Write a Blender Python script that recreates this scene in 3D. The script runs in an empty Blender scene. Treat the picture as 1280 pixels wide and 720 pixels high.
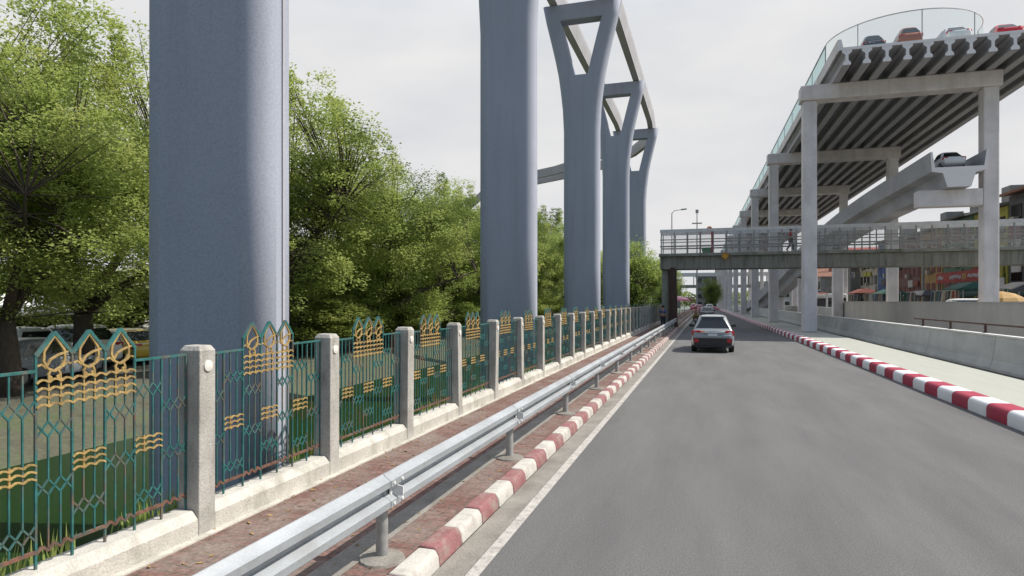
import bpy, bmesh, math, random
from mathutils import Vector, Matrix, noise
rad = math.radians
random.seed(11)
SC = bpy.context.scene
COL = SC.collection
AR = rad(1.0)                       # the viaduct side runs one degree off the canal side
CR, SR = math.cos(AR), math.sin(AR)
def RW(x, y, z=0.0):                # a point of the viaduct side in world space
    return Vector((x*CR - y*SR, x*SR + y*CR, z))

# ------------------------------------------------------------------ materials
def nodes_of(m):
    m.use_nodes = True
    nt = m.node_tree
    return nt, nt.nodes, nt.links
def ramp(N, stops):
    r = N.new('ShaderNodeValToRGB')
    el = r.color_ramp.elements
    while len(el) < len(stops): el.new(0.5)
    for e, (p, c) in zip(el, stops):
        e.position = p
        e.color = (c[0], c[1], c[2], 1) if not isinstance(c, (int, float)) else (c, c, c, 1)
    return r
def mk(name, c, rough=0.7, var=0.18, scale=3.0, fine=40.0, fvar=0.12, bump=0.0, bscale=60.0, metal=0.0,
       stretch=(1, 1, 1), stain=None, stain_amt=0.0, stain_scale=1.0, stain_stretch=(1, 1, 1), spec=0.5, coat=0.0):
    m = bpy.data.materials.new(name)
    nt, N, L = nodes_of(m)
    b = N['Principled BSDF']
    tc = N.new('ShaderNodeTexCoord')
    oi = N.new('ShaderNodeObjectInfo')
    add = N.new('ShaderNodeVectorMath'); add.operation = 'ADD'
    sc_ = N.new('ShaderNodeVectorMath'); sc_.operation = 'SCALE'
    L.new(oi.outputs['Location'], sc_.inputs[0]); sc_.inputs['Scale'].default_value = 0.73
    L.new(tc.outputs['Object'], add.inputs[0]); L.new(sc_.outputs[0], add.inputs[1])
    def nz(scale, st, det=5, rough_=0.6):
        mp = N.new('ShaderNodeMapping'); mp.inputs['Scale'].default_value = st
        L.new(add.outputs[0], mp.inputs['Vector'])
        n = N.new('ShaderNodeTexNoise'); n.inputs['Scale'].default_value = scale
        n.inputs['Detail'].default_value = det; n.inputs['Roughness'].default_value = rough_
        L.new(mp.outputs[0], n.inputs['Vector'])
        return n
    n1 = nz(scale, stretch)
    n2 = nz(fine, (1, 1, 1), 3)
    r1 = ramp(N, [(0.3, 1 - var), (0.7, 1 + var)])
    r2 = ramp(N, [(0.3, 1 - fvar), (0.7, 1 + fvar)])
    L.new(n1.outputs['Fac'], r1.inputs[0]); L.new(n2.outputs['Fac'], r2.inputs[0])
    m1 = N.new('ShaderNodeMix'); m1.data_type = 'RGBA'; m1.blend_type = 'MULTIPLY'; m1.inputs[0].default_value = 1
    m1.inputs[6].default_value = (c[0], c[1], c[2], 1); L.new(r1.outputs[0], m1.inputs[7])
    m2 = N.new('ShaderNodeMix'); m2.data_type = 'RGBA'; m2.blend_type = 'MULTIPLY'; m2.inputs[0].default_value = 1
    L.new(m1.outputs[2], m2.inputs[6]); L.new(r2.outputs[0], m2.inputs[7])
    out = m2.outputs[2]
    if stain:
        n3 = nz(stain_scale, stain_stretch, 6, 0.65)
        r3 = ramp(N, [(0.48, 0.0), (0.72, stain_amt)])
        L.new(n3.outputs['Fac'], r3.inputs[0])
        m3 = N.new('ShaderNodeMix'); m3.data_type = 'RGBA'
        L.new(r3.outputs[0], m3.inputs[0]); L.new(out, m3.inputs[6])
        m3.inputs[7].default_value = (stain[0], stain[1], stain[2], 1)
        out = m3.outputs[2]
    L.new(out, b.inputs['Base Color'])
    b.inputs['Roughness'].default_value = rough
    b.inputs['Metallic'].default_value = metal
    b.inputs['Specular IOR Level'].default_value = spec
    b.inputs['Coat Weight'].default_value = coat
    if bump > 0:
        nb = nz(bscale, (1, 1, 1), 4)
        bp = N.new('ShaderNodeBump'); bp.inputs['Strength'].default_value = bump; bp.inputs['Distance'].default_value = 0.02
        L.new(nb.outputs['Fac'], bp.inputs['Height']); L.new(bp.outputs[0], b.inputs['Normal'])
    return m

M = {}
M['asphalt'] = mk('asphalt', (0.141, 0.140, 0.139), 0.92, 0.13, 0.5, 55, 0.24, 0.6, 90, stretch=(2.2, 0.45, 1), stain=(0.112, 0.110, 0.111), stain_amt=0.5, stain_scale=1.3, stain_stretch=(1.8, 0.22, 1), spec=0.25)
M['ground'] = mk('ground_dirt', (0.092, 0.090, 0.076), 0.95, 0.25, 0.2, 6, 0.2, spec=0.2)
M['gutter'] = mk('gutter_concrete', (0.23, 0.215, 0.19), 0.9, 0.2, 2.5, 50, 0.2, 0.3, stain=(0.11, 0.095, 0.08), stain_amt=0.6, stain_scale=2.5, stain_stretch=(1, 0.3, 1))
M['line_paint'] = mk('line_paint', (0.42, 0.40, 0.37), 0.8, 0.12, 4, 60, 0.22, stain=(0.16, 0.15, 0.14), stain_amt=0.8, stain_scale=9)
M['plinth'] = mk('plinth_concrete', (0.50, 0.48, 0.43), 0.9, 0.14, 3, 60, 0.16, 0.4, 50, stain=(0.20, 0.19, 0.15), stain_amt=0.75, stain_scale=2.4, stain_stretch=(1, 1, 0.5))
M['fence_post'] = mk('fence_post_concrete', (0.40, 0.385, 0.35), 0.9, 0.16, 4, 60, 0.16, 0.4, 50, stain=(0.16, 0.145, 0.12), stain_amt=0.7, stain_scale=3, stain_stretch=(2, 2, 0.4))
M['white_plaster'] = mk('white_plaster', (0.66, 0.64, 0.58), 0.85, 0.1, 6, 50, 0.1)
M['green_iron'] = mk('green_iron_paint', (0.026, 0.125, 0.118), 0.5, 0.3, 9, 40, 0.2, stain=(0.20, 0.085, 0.05), stain_amt=0.85, stain_scale=6.0, stain_stretch=(1, 1, 0.7))
M['rusty_iron'] = mk('rusty_iron', (0.16, 0.075, 0.05), 0.8, 0.4, 9, 40, 0.3, stain=(0.02, 0.10, 0.09), stain_amt=0.8, stain_scale=6)
M['gold'] = mk('gold_paint', (0.42, 0.29, 0.11), 0.5, 0.25, 12, 60, 0.2, metal=0.2, stain=(0.16, 0.10, 0.05), stain_amt=0.8, stain_scale=8)
M['pier'] = mk('blue_grey_concrete', (0.345, 0.370, 0.435), 0.88, 0.08, 0.35, 34, 0.12, 0.10, 70, stretch=(1, 1, 0.5), stain=(0.275, 0.292, 0.335), stain_amt=0.6, stain_scale=0.9, stain_stretch=(2.5, 2.5, 0.18))  # blue skylight of the shaded faces is put into this pale concrete's colour
M['viaduct'] = mk('pale_concrete', (0.69, 0.65, 0.635), 0.9, 0.14, 0.8, 24, 0.1, 0.2, 30, stain=(0.50, 0.46, 0.43), stain_amt=0.6, stain_scale=0.8, stain_stretch=(2, 2, 0.25))
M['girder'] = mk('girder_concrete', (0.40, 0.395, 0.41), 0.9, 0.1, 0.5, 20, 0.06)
M['cut'] = mk('cut_concrete', (0.80, 0.77, 0.76), 0.9, 0.03, 2, 30, 0.03)
M['ramp'] = mk('ramp_concrete', (0.40, 0.40, 0.42), 0.9, 0.16, 0.35, 20, 0.06, stain=(0.30, 0.29, 0.30), stain_amt=0.6, stain_scale=0.5)
M['barrier'] = mk('barrier_concrete', (0.47, 0.475, 0.46), 0.9, 0.12, 0.8, 30, 0.08, stain=(0.31, 0.31, 0.295), stain_amt=0.6, stain_scale=0.9, stain_stretch=(1, 0.5, 2))
M['barrier_top'] = mk('barrier_top_paint', (0.66, 0.66, 0.64), 0.8, 0.1, 2, 30, 0.08)
M['wall'] = mk('grey_render', (0.46, 0.44, 0.41), 0.92, 0.1, 0.7, 25, 0.08, stain=(0.36, 0.345, 0.32), stain_amt=0.5, stain_scale=0.6, stain_stretch=(1, 1, 0.3))
M['path'] = mk('path_paving', (0.365, 0.372, 0.325), 0.92, 0.05, 1.2, 40, 0.05, 0.15, 60, stretch=(6, 0.4, 1))
M['zinc'] = mk('galvanised_steel', (0.42, 0.445, 0.465), 0.5, 0.14, 2.5, 60, 0.08, metal=0.5, stretch=(1, 0.5, 3), stain=(0.30, 0.30, 0.30), stain_amt=0.5, stain_scale=3)
M['post_steel'] = mk('post_steel', (0.36, 0.36, 0.35), 0.6, 0.2, 8, 60, 0.1, metal=0.4, stain=(0.25, 0.19, 0.14), stain_amt=0.6, stain_scale=5)
M['footbridge'] = mk('weathered_concrete', (0.275, 0.265, 0.225), 0.95, 0.2, 0.6, 20, 0.12, stretch=(3, 1, 0.6), stain=(0.065, 0.066, 0.05), stain_amt=0.75, stain_scale=1.6, stain_stretch=(2.5, 1, 0.25))
M['footbridge_slab'] = mk('footbridge_slab', (0.30, 0.30, 0.26), 0.95, 0.2, 1.0, 20, 0.12, stain=(0.10, 0.11, 0.07), stain_amt=0.8, stain_scale=1.4)
M['rail_grey'] = mk('railing_paint', (0.30, 0.295, 0.28), 0.7, 0.15, 3, 30, 0.1)
M['rail_pale'] = mk('railing_pale', (0.70, 0.69, 0.68), 0.7, 0.12, 2, 30, 0.1)
M['brown_clad'] = mk('brown_cladding', (0.075, 0.045, 0.035), 0.9, 0.3, 3, 20, 0.2, stretch=(3, 3, 0.5))
M['bark'] = mk('bark', (0.075, 0.058, 0.045), 0.95, 0.3, 6, 30, 0.25, 0.5, 30, stretch=(3, 3, 0.6))
M['tyre'] = mk('tyre', (0.018, 0.018, 0.018), 0.85, 0.1, 10, 40, 0.1)
M['rim'] = mk('rim_metal', (0.42, 0.42, 0.43), 0.35, 0.05, 10, 40, 0.05, metal=0.8)
M['black'] = mk('black_plastic', (0.02, 0.02, 0.022), 0.55, 0.1, 10, 40, 0.1)
M['redlens'] = mk('red_lens', (0.42, 0.02, 0.025), 0.15, 0.1, 20, 60, 0.1)
M['orangelens'] = mk('orange_lens', (0.55, 0.16, 0.03), 0.2, 0.1, 20, 60, 0.1)
M['plate'] = mk('plate_white', (0.66, 0.67, 0.68), 0.5, 0.05, 20, 60, 0.05)
M['chrome'] = mk('chrome_trim', (0.65, 0.65, 0.66), 0.15, 0.03, 20, 60, 0.03, metal=1.0)
def paint(name, c):
    M[name] = mk('paint_' + name, c, 0.3, 0.03, 3, 60, 0.02, coat=0.35)
paint('silver', (0.27, 0.30, 0.315)); paint('white', (0.74, 0.74, 0.72)); paint('navy', (0.008, 0.008, 0.018))
paint('orange', (0.36, 0.10, 0.035)); paint('red', (0.55, 0.02, 0.03)); paint('grey', (0.20, 0.22, 0.24))
paint('pink', (0.62, 0.18, 0.24)); paint('dark', (0.05, 0.055, 0.06)); paint('yellow', (0.58, 0.42, 0.06)); paint('greenpaint', (0.05, 0.22, 0.10))
M['carglass'] = mk('car_glass', (0.016, 0.02, 0.022), 0.06, 0.05, 3, 30, 0.03, spec=0.8)
M['skin'] = mk('skin', (0.33, 0.19, 0.13), 0.6, 0.05, 10, 40, 0.05)
M['hair'] = mk('hair', (0.012, 0.010, 0.010), 0.6, 0.1, 20, 60, 0.1)
M['sign_yellow'] = mk('sign_yellow', (0.62, 0.30, 0.03), 0.5, 0.08, 6, 40, 0.06)
M['tentwhite'] = mk('tent_white', (0.72, 0.72, 0.70), 0.8, 0.06, 2, 30, 0.05)
def flat(name, c, rough=0.75, var=0.12):
    if name not in M: M[name] = mk(name, c, rough, var, 1.5, 25, 0.1, stain=tuple(x*0.45 for x in c), stain_amt=0.5, stain_scale=1.2, stain_stretch=(1, 1, 0.4))
    return M[name]

def kerb_paint(name, red, white, worn):
    """not striped by itself: two paints are given to alternate blocks of the kerb mesh"""
    a = mk(name + '_red', red, 0.75, 0.14 if worn else 0.04, 4, 40, 0.2 if worn else 0.04, 0.3 if worn else 0.05, 50, stain=(0.27, 0.22, 0.19), stain_amt=0.95 if worn else 0.12, stain_scale=5 if worn else 1.5)
    b = mk(name + '_white', white, 0.75, 0.08 if worn else 0.03, 4, 40, 0.12 if worn else 0.03, 0.3 if worn else 0.05, 50, stain=(0.29, 0.25, 0.22), stain_amt=0.95 if worn else 0.15, stain_scale=5 if worn else 1.5)
    return a, b
M['kr1'], M['kw1'] = kerb_paint('worn_kerb', (0.235, 0.098, 0.100), (0.47, 0.45, 0.41), True)
M['kr2'], M['kw2'] = kerb_paint('fresh_kerb', (0.33, 0.022, 0.055), (0.70, 0.72, 0.74), False)

def brick_mat():
    m = bpy.data.materials.new('red_pavers'); nt, N, L = nodes_of(m); b = N['Principled BSDF']
    tc = N.new('ShaderNodeTexCoord')
    bt = N.new('ShaderNodeTexBrick'); bt.inputs['Scale'].default_value = 1.0
    bt.inputs['Brick Width'].default_value = 0.24; bt.inputs['Row Height'].default_value = 0.12
    bt.inputs['Mortar Size'].default_value = 0.008
    bt.inputs['Color1'].default_value = (0.155, 0.082, 0.070, 1); bt.inputs['Color2'].default_value = (0.205, 0.125, 0.108, 1)
    bt.inputs['Mortar'].default_value = (0.10, 0.085, 0.07, 1)
    L.new(tc.outputs['Object'], bt.inputs['Vector'])
    n = N.new('ShaderNodeTexNoise'); n.inputs['Scale'].default_value = 1.6; n.inputs['Detail'].default_value = 8; n.inputs['Roughness'].default_value = 0.7
    L.new(tc.outputs['Object'], n.inputs['Vector'])
    r = ramp(N, [(0.44, 0.0), (0.66, 0.85)]); L.new(n.outputs['Fac'], r.inputs[0])
    mx = N.new('ShaderNodeMix'); mx.data_type = 'RGBA'
    L.new(r.outputs[0], mx.inputs[0]); L.new(bt.outputs['Color'], mx.inputs[6]); mx.inputs[7].default_value = (0.225, 0.19, 0.165, 1)
    n2 = N.new('ShaderNodeTexNoise'); n2.inputs['Scale'].default_value = 30; n2.inputs['Detail'].default_value = 4
    L.new(tc.outputs['Object'], n2.inputs['Vector'])
    r2 = ramp(N, [(0.3, 0.72), (0.7, 1.25)]); L.new(n2.outputs['Fac'], r2.inputs[0])
    m2 = N.new('ShaderNodeMix'); m2.data_type = 'RGBA'; m2.blend_type = 'MULTIPLY'; m2.inputs[0].default_value = 1
    L.new(mx.outputs[2], m2.inputs[6]); L.new(r2.outputs[0], m2.inputs[7]); L.new(m2.outputs[2], b.inputs['Base Color'])
    b.inputs['Roughness'].default_value = 0.92; b.inputs['Specular IOR Level'].default_value = 0.25
    bp = N.new('ShaderNodeBump'); bp.inputs['Strength'].default_value = 0.4; bp.inputs['Distance'].default_value = 0.01
    L.new(bt.outputs['Fac'], bp.inputs['Height']); bp.invert = True; L.new(bp.outputs[0], b.inputs['Normal'])
    return m
M['pavers'] = brick_mat()

def water_mat():
    m = bpy.data.materials.new('canal_water'); nt, N, L = nodes_of(m); b = N['Principled BSDF']
    b.inputs['Base Color'].default_value = (0.014, 0.036, 0.010, 1); b.inputs['Roughness'].default_value = 0.25
    b.inputs['Specular IOR Level'].default_value = 0.06
    n = N.new('ShaderNodeTexNoise'); n.inputs['Scale'].default_value = 3.0; n.inputs['Detail'].default_value = 4
    tc = N.new('ShaderNodeTexCoord'); L.new(tc.outputs['Object'], n.inputs['Vector'])
    bp = N.new('ShaderNodeBump'); bp.inputs['Strength'].default_value = 0.25; bp.inputs['Distance'].default_value = 0.03
    L.new(n.outputs['Fac'], bp.inputs['Height']); L.new(bp.outputs[0], b.inputs['Normal'])
    return m
M['water'] = water_mat()

def leaf_mat(name, c1, c2, c3):
    m = bpy.data.materials.new(name); nt, N, L = nodes_of(m)
    N.remove(N['Principled BSDF']); out = N['Material Output']
    tc = N.new('ShaderNodeTexCoord'); oi = N.new('ShaderNodeObjectInfo')
    ad = N.new('ShaderNodeVectorMath'); ad.operation = 'ADD'
    L.new(tc.outputs['Object'], ad.inputs[0]); L.new(oi.outputs['Location'], ad.inputs[1])
    n = N.new('ShaderNodeTexNoise'); n.inputs['Scale'].default_value = 0.55; n.inputs['Detail'].default_value = 6; n.inputs['Roughness'].default_value = 0.75
    L.new(ad.outputs[0], n.inputs['Vector'])
    r = ramp(N, [(0.33, c1), (0.52, c2), (0.70, c3)]); L.new(n.outputs['Fac'], r.inputs[0])
    d = N.new('ShaderNodeBsdfPrincipled'); d.inputs['Roughness'].default_value = 0.55; d.inputs['Specular IOR Level'].default_value = 0.3
    t = N.new('ShaderNodeBsdfTranslucent'); mx = N.new('ShaderNodeMixShader'); mx.inputs[0].default_value = 0.52
    L.new(r.outputs[0], d.inputs['Base Color']); L.new(r.outputs[0], t.inputs['Color'])
    L.new(d.outputs[0], mx.inputs[1]); L.new(t.outputs[0], mx.inputs[2]); L.new(mx.outputs[0], out.inputs['Surface'])
    return m
M['leaf'] = leaf_mat('feathery_leaves', (0.300, 0.385, 0.110), (0.385, 0.455, 0.130), (0.490, 0.495, 0.165))
M['leaf_green'] = leaf_mat('fresh_green_leaves', (0.285, 0.385, 0.100), (0.370, 0.455, 0.125), (0.460, 0.495, 0.160))
M['leaf_dark'] = leaf_mat('dark_leaves', (0.225, 0.310, 0.080), (0.290, 0.365, 0.100), (0.370, 0.405, 0.130))
M['litter'] = mk('dry_leaf', (0.26, 0.17, 0.07), 0.9, 0.4, 3, 20, 0.3)

def sheet_glass(name, tint, refl, diff, dcol):
    m = bpy.data.materials.new(name); nt, N, L = nodes_of(m)
    N.remove(N['Principled BSDF']); out = N['Material Output']
    t = N.new('ShaderNodeBsdfTransparent'); t.inputs[0].default_value = (*tint, 1)
    g = N.new('ShaderNodeBsdfGlossy'); g.inputs['Roughness'].default_value = 0.05
    d = N.new('ShaderNodeBsdfDiffuse'); d.inputs[0].default_value = (*dcol, 1)
    a = N.new('ShaderNodeMixShader'); a.inputs[0].default_value = refl
    c = N.new('ShaderNodeMixShader'); c.inputs[0].default_value = diff
    L.new(t.outputs[0], a.inputs[1]); L.new(g.outputs[0], a.inputs[2]); L.new(a.outputs[0], c.inputs[1]); L.new(d.outputs[0], c.inputs[2])
    L.new(c.outputs[0], out.inputs['Surface'])
    return m
M['teal_glass'] = sheet_glass('teal_glass', (0.86, 0.95, 0.945), 0.06, 0.18, (0.52, 0.70, 0.70))
M['clear_glass'] = sheet_glass('clear_glass', (0.965, 0.985, 0.98), 0.03, 0.03, (0.5, 0.62, 0.62))
M['mesh_screen'] = sheet_glass('wire_mesh_screen', (0.97, 0.97, 0.97), 0.0, 0.085, (0.75, 0.74, 0.73))

# ------------------------------------------------------------------ mesh builder
class MB:
    def __init__(s): s.v = []; s.f = []; s.m = []
    def add(s, vs, fs, mat=0):
        o = len(s.v); s.v += [tuple(x) for x in vs]
        for f in fs: s.f.append([i + o for i in f]); s.m.append(mat)
    def box(s, x0, x1, y0, y1, z0, z1, mat=0):
        s.add([(x0,y0,z0),(x1,y0,z0),(x1,y1,z0),(x0,y1,z0),(x0,y0,z1),(x1,y0,z1),(x1,y1,z1),(x0,y1,z1)],
              [(0,3,2,1),(4,5,6,7),(0,1,5,4),(1,2,6,5),(2,3,7,6),(3,0,4,7)], mat)
    def hull8(s, p, mat=0):
        s.add(p, [(0,3,2,1),(4,5,6,7),(0,1,5,4),(1,2,6,5),(2,3,7,6),(3,0,4,7)], mat)
    def extr(s, poly, y0, y1, mat=0, endmat=None, axis='y'):
        n = len(poly)
        def P(p, t): return (p[0], t, p[1]) if axis == 'y' else ((t, p[0], p[1]) if axis == 'x' else (p[0], p[1], t))
        vs = [P(p, y0) for p in poly] + [P(p, y1) for p in poly]
        s.add(vs, [(i, (i+1) % n, n + (i+1) % n, n + i) for i in range(n)], mat)
        o = len(s.v) - 2*n
        s.f.append([o + i for i in reversed(range(n))]); s.m.append(mat if endmat is None else endmat)
        s.f.append([o + n + i for i in range(n)]); s.m.append(mat if endmat is None else endmat)
    def loft(s, rings, mat=0, cap=True, capmat=None, closed=True):
        n = len(rings[0]); o = len(s.v)
        for r in rings: s.v += [tuple(p) for p in r]
        for k in range(len(rings) - 1):
            for i in range(n if closed else n - 1):
                j = (i + 1) % n
                s.f.append([o + k*n + i, o + k*n + j, o + (k+1)*n + j, o + (k+1)*n + i]); s.m.append(mat)
        if cap:
            cm = mat if capmat is None else capmat
            s.f.append([o + i for i in reversed(range(n))]); s.m.append(cm)
            e = o + (len(rings) - 1)*n
            s.f.append([e + i for i in range(n)]); s.m.append(cm)
    def tube(s, pts, r, n=6, mat=0, cap=True):
        pts = [Vector(p) for p in pts]; rings = []
        rr = r if isinstance(r, (list, tuple)) else [r]*len(pts)
        up = None
        for i, p in enumerate(pts):
            a = pts[max(i-1, 0)]; b = pts[min(i+1, len(pts)-1)]
            t = (b - a).normalized()
            if up is None:
                up = Vector((0, 0, 1)) if abs(t.z) < 0.9 else Vector((1, 0, 0))
            u = t.cross(up).normalized(); w = u.cross(t).normalized(); up = w
            rings.append([p + rr[i]*(math.cos(2*math.pi*k/n)*u + math.sin(2*math.pi*k/n)*w) for k in range(n)])
        s.loft(rings, mat, cap)
    def cyl(s, c, axis, r, h, n=16, mat=0, r2=None):
        c = Vector(c); a = Vector(axis).normalized()
        s.tube([c, c + a*h], [r, r if r2 is None else r2], n, mat)
    def lathe(s, prof, n=20, mat=0, c=(0, 0, 0), axis='z'):
        rings = []
        for r, h in prof:
            ring = []
            for k in range(n):
                a = 2*math.pi*k/n
                if axis == 'z': ring.append((c[0] + r*math.cos(a), c[1] + r*math.sin(a), c[2] + h))
                else: ring.append((c[0] + h, c[1] + r*math.cos(a), c[2] + r*math.sin(a)))
            rings.append(ring)
        s.loft(rings, mat)
    def mesh(s, name, mats):
        me = bpy.data.meshes.new(name); me.from_pydata(s.v, [], s.f)
        for m_ in (mats if isinstance(mats, (list, tuple)) else [mats]): me.materials.append(m_)
        me.polygons.foreach_set('material_index', s.m)
        me.update(); return me
    def build(s, name, mats, parent=None, loc=(0,0,0), rz=0.0, smooth=None, bevel=0.0, bseg=2, fixn=True):
        me = s.mesh(name, mats)
        if fixn:
            b = bmesh.new(); b.from_mesh(me); bmesh.ops.recalc_face_normals(b, faces=b.faces); b.to_mesh(me); b.free()
        if smooth is not None:
            me.polygons.foreach_set('use_smooth', [True]*len(me.polygons)); me.set_sharp_from_angle(angle=rad(smooth))
        o = bpy.data.objects.new(name, me); COL.objects.link(o)
        if parent: o.parent = parent
        o.location = loc; o.rotation_euler = (0, 0, rz)
        if bevel > 0:
            md = o.modifiers.new('Bevel', 'BEVEL'); md.width = bevel; md.segments = bseg; md.limit_method = 'ANGLE'; md.angle_limit = rad(40)
        return o
def tag(o, label=None, cat=None, group=None, kind=None):
    if label: o['label'] = label
    if cat: o['category'] = cat
    if group: o['group'] = group
    if kind: o['kind'] = kind
    return o
def thing(name, label, cat, loc=(0,0,0), rz=0.0, group=None):
    o = bpy.data.objects.new(name, None); COL.objects.link(o); o.empty_display_size = 0.3
    o.location = loc; o.rotation_euler = (0, 0, rz)
    return tag(o, label, cat, group)
def copy_tree(o, parent=None):
    c = o.copy(); COL.objects.link(c)
    if parent: c.parent = parent
    for ch in list(o.children): copy_tree(ch, c)
    return c
ORD = ['nearest', 'second nearest', 'third nearest', 'fourth nearest', 'fifth nearest', 'sixth nearest', 'seventh nearest', 'eighth nearest', 'ninth nearest', 'tenth nearest', 'eleventh nearest', 'twelfth nearest', 'thirteenth nearest', 'fourteenth nearest']

# ------------------------------------------------------------------ the setting
def ground():
    prof = [(-2500, -0.4), (-60, -0.4), (-17.6, -0.4), (-16.6, -0.55), (-13.2, -1.25), (-12.6, -2.6), (-4.66, -2.6), (-4.62, -0.004), (40, -0.004), (2500, -0.004)]
    ys = [-120, -20, 0, 20, 40, 60, 90, 130, 200, 400, 900, 3500]
    mb = MB(); n = len(prof)
    for y in ys:
        for i, (x, z) in enumerate(prof):
            dx = 0.25*noise.noise(Vector((y*0.21, i*3.1, 0))) if 2 <= i <= 5 else 0
            mb.v.append((x + dx, y, z))
    for k in range(len(ys) - 1):
        for i in range(n - 1):
            mb.f.append([k*n + i, k*n + i + 1, (k+1)*n + i + 1, (k+1)*n + i]); mb.m.append(1 if 2 <= i <= 3 else 0)
    M['bank'] = mk('bank_soil', (0.098, 0.098, 0.066), 0.95, 0.3, 0.9, 10, 0.25, 0.5, 12, stain=(0.05, 0.085, 0.025), stain_amt=0.9, stain_scale=0.9)
    tag(mb.build('ground', [M['ground'], M['bank']]), kind='structure')
    w = MB(); w.add([(-14.5, -120, -1.15), (-4.63, -120, -1.15), (-4.63, 900, -1.15), (-14.5, 900, -1.15)], [(0,1,2,3)])
    tag(w.build('canal_water', M['water']), kind='structure')
    # road between the two kerbs
    r = MB(); a0 = RW(5.4, -40); a1 = RW(5.4, 380)
    r.add([(-2.16, -40, 0), (a0.x, -40, 0), (a1.x, 380, 0), (-2.16, 380, 0)], [(0,1,2,3)])
    tag(r.build('road', M['asphalt']), kind='structure')
    g = MB(); g.add([(-2.16, -40, .004), (-1.905, -40, .004), (-1.905, 380, .004), (-2.16, 380, .004)], [(0,1,2,3)])
    tag(g.build('gutter', M['gutter']), kind='structure')
    l = MB(); l.add([(-1.90, -40, .004), (-1.79, -40, .004), (-1.79, 380, .004), (-1.90, 380, .004)], [(0,1,2,3)])
    tag(l.build('road_line', M['line_paint']), kind='structure')
    s = MB(); s.box(-4.60, -2.365, -40, 380, 0, .15)
    tag(s.build('sidewalk', M['pavers']), kind='structure')
    gs = MB(); gs.add([(-2.93, -40, .154), (-2.68, -40, .154), (-2.68, 380, .154), (-2.93, 380, .154)], [(0,1,2,3)])
    tag(gs.build('gravel_strip', M['gutter']), kind='structure')
    fs = MB(); fs.box(-4.335, -4.255, -40, 200, .12, .163)
    tag(fs.build('sidewalk_edge', M['plinth']), kind='structure')
    p = MB(); p.box(5.815, 7.9, -30, 380, 0, .25)
    tag(p.build('median_path', M['path'], rz=AR), kind='structure')
    s2 = MB(); s2.add([(7.9, -30, 0.001), (9.05, -30, 0.001), (9.05, 380, 0.001), (7.9, 380, 0.001)], [(0,1,2,3)])
    tag(s2.build('drain_lane', flat('drain_asphalt', (0.06, 0.06, 0.058)), rz=AR), kind='structure')
    s3 = MB(); s3.add([(9.7, -30, 0.001), (13.9, -30, 0.001), (13.9, 380, 0.001), (9.7, 380, 0.001)], [(0,1,2,3)])
    tag(s3.build('second_road', M['asphalt'], rz=AR), kind='structure')
    s4 = MB(); s4.add([(14.4, -30, 0.001), (29, -30, 0.001), (29, 380, 0.001), (14.4, 380, 0.001)], [(0,1,2,3)])
    tag(s4.build('market_yard', M['gutter'], rz=AR), kind='structure')
ground()

def kerbs():
    mb = MB(); y = -6.0; k = 0
    prof = [(-2.36, 0), (-2.16, 0), (-2.172, .10), (-2.20, .148), (-2.22, .155), (-2.36, .155)]
    while y < 70:
        L = 0.55 + random.uniform(-.03, .03); j = random.uniform(-.006, .006); jz = random.uniform(-.006, .008)
        mb.extr([(x + j, z + (jz if z > .12 else 0)) for x, z in prof], y + .004, y + L - .004, k % 2)
        y += L; k += 1
    mb.extr(prof, 70, 300, 1)
    tag(mb.build('kerb', [M['kr1'], M['kw1']], smooth=50, bevel=0.012), 'worn maroon and white kerb between guardrail and road edge line', 'kerb')
    mb = MB(); k = 0
    arc = [(5.40, 0.0), (5.40, .17)] + [(5.40 + .11*(1 - math.cos(a)), .17 + .11*math.sin(a)) for a in (.4, .8, 1.2, 1.57)] + [(5.81, .28), (5.81, 0)]
    y = 4.0
    for k in range(180):
        mb.extr(arc, y, y + .866, (k + 1) % 2); y += .87
    mb.extr(arc, y, 330, 0)
    tag(mb.build('kerb', [M['kr2'], M['kw2']], rz=AR, smooth=30), 'freshly painted red and white striped kerb along the pale median path', 'kerb')
kerbs()

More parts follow.
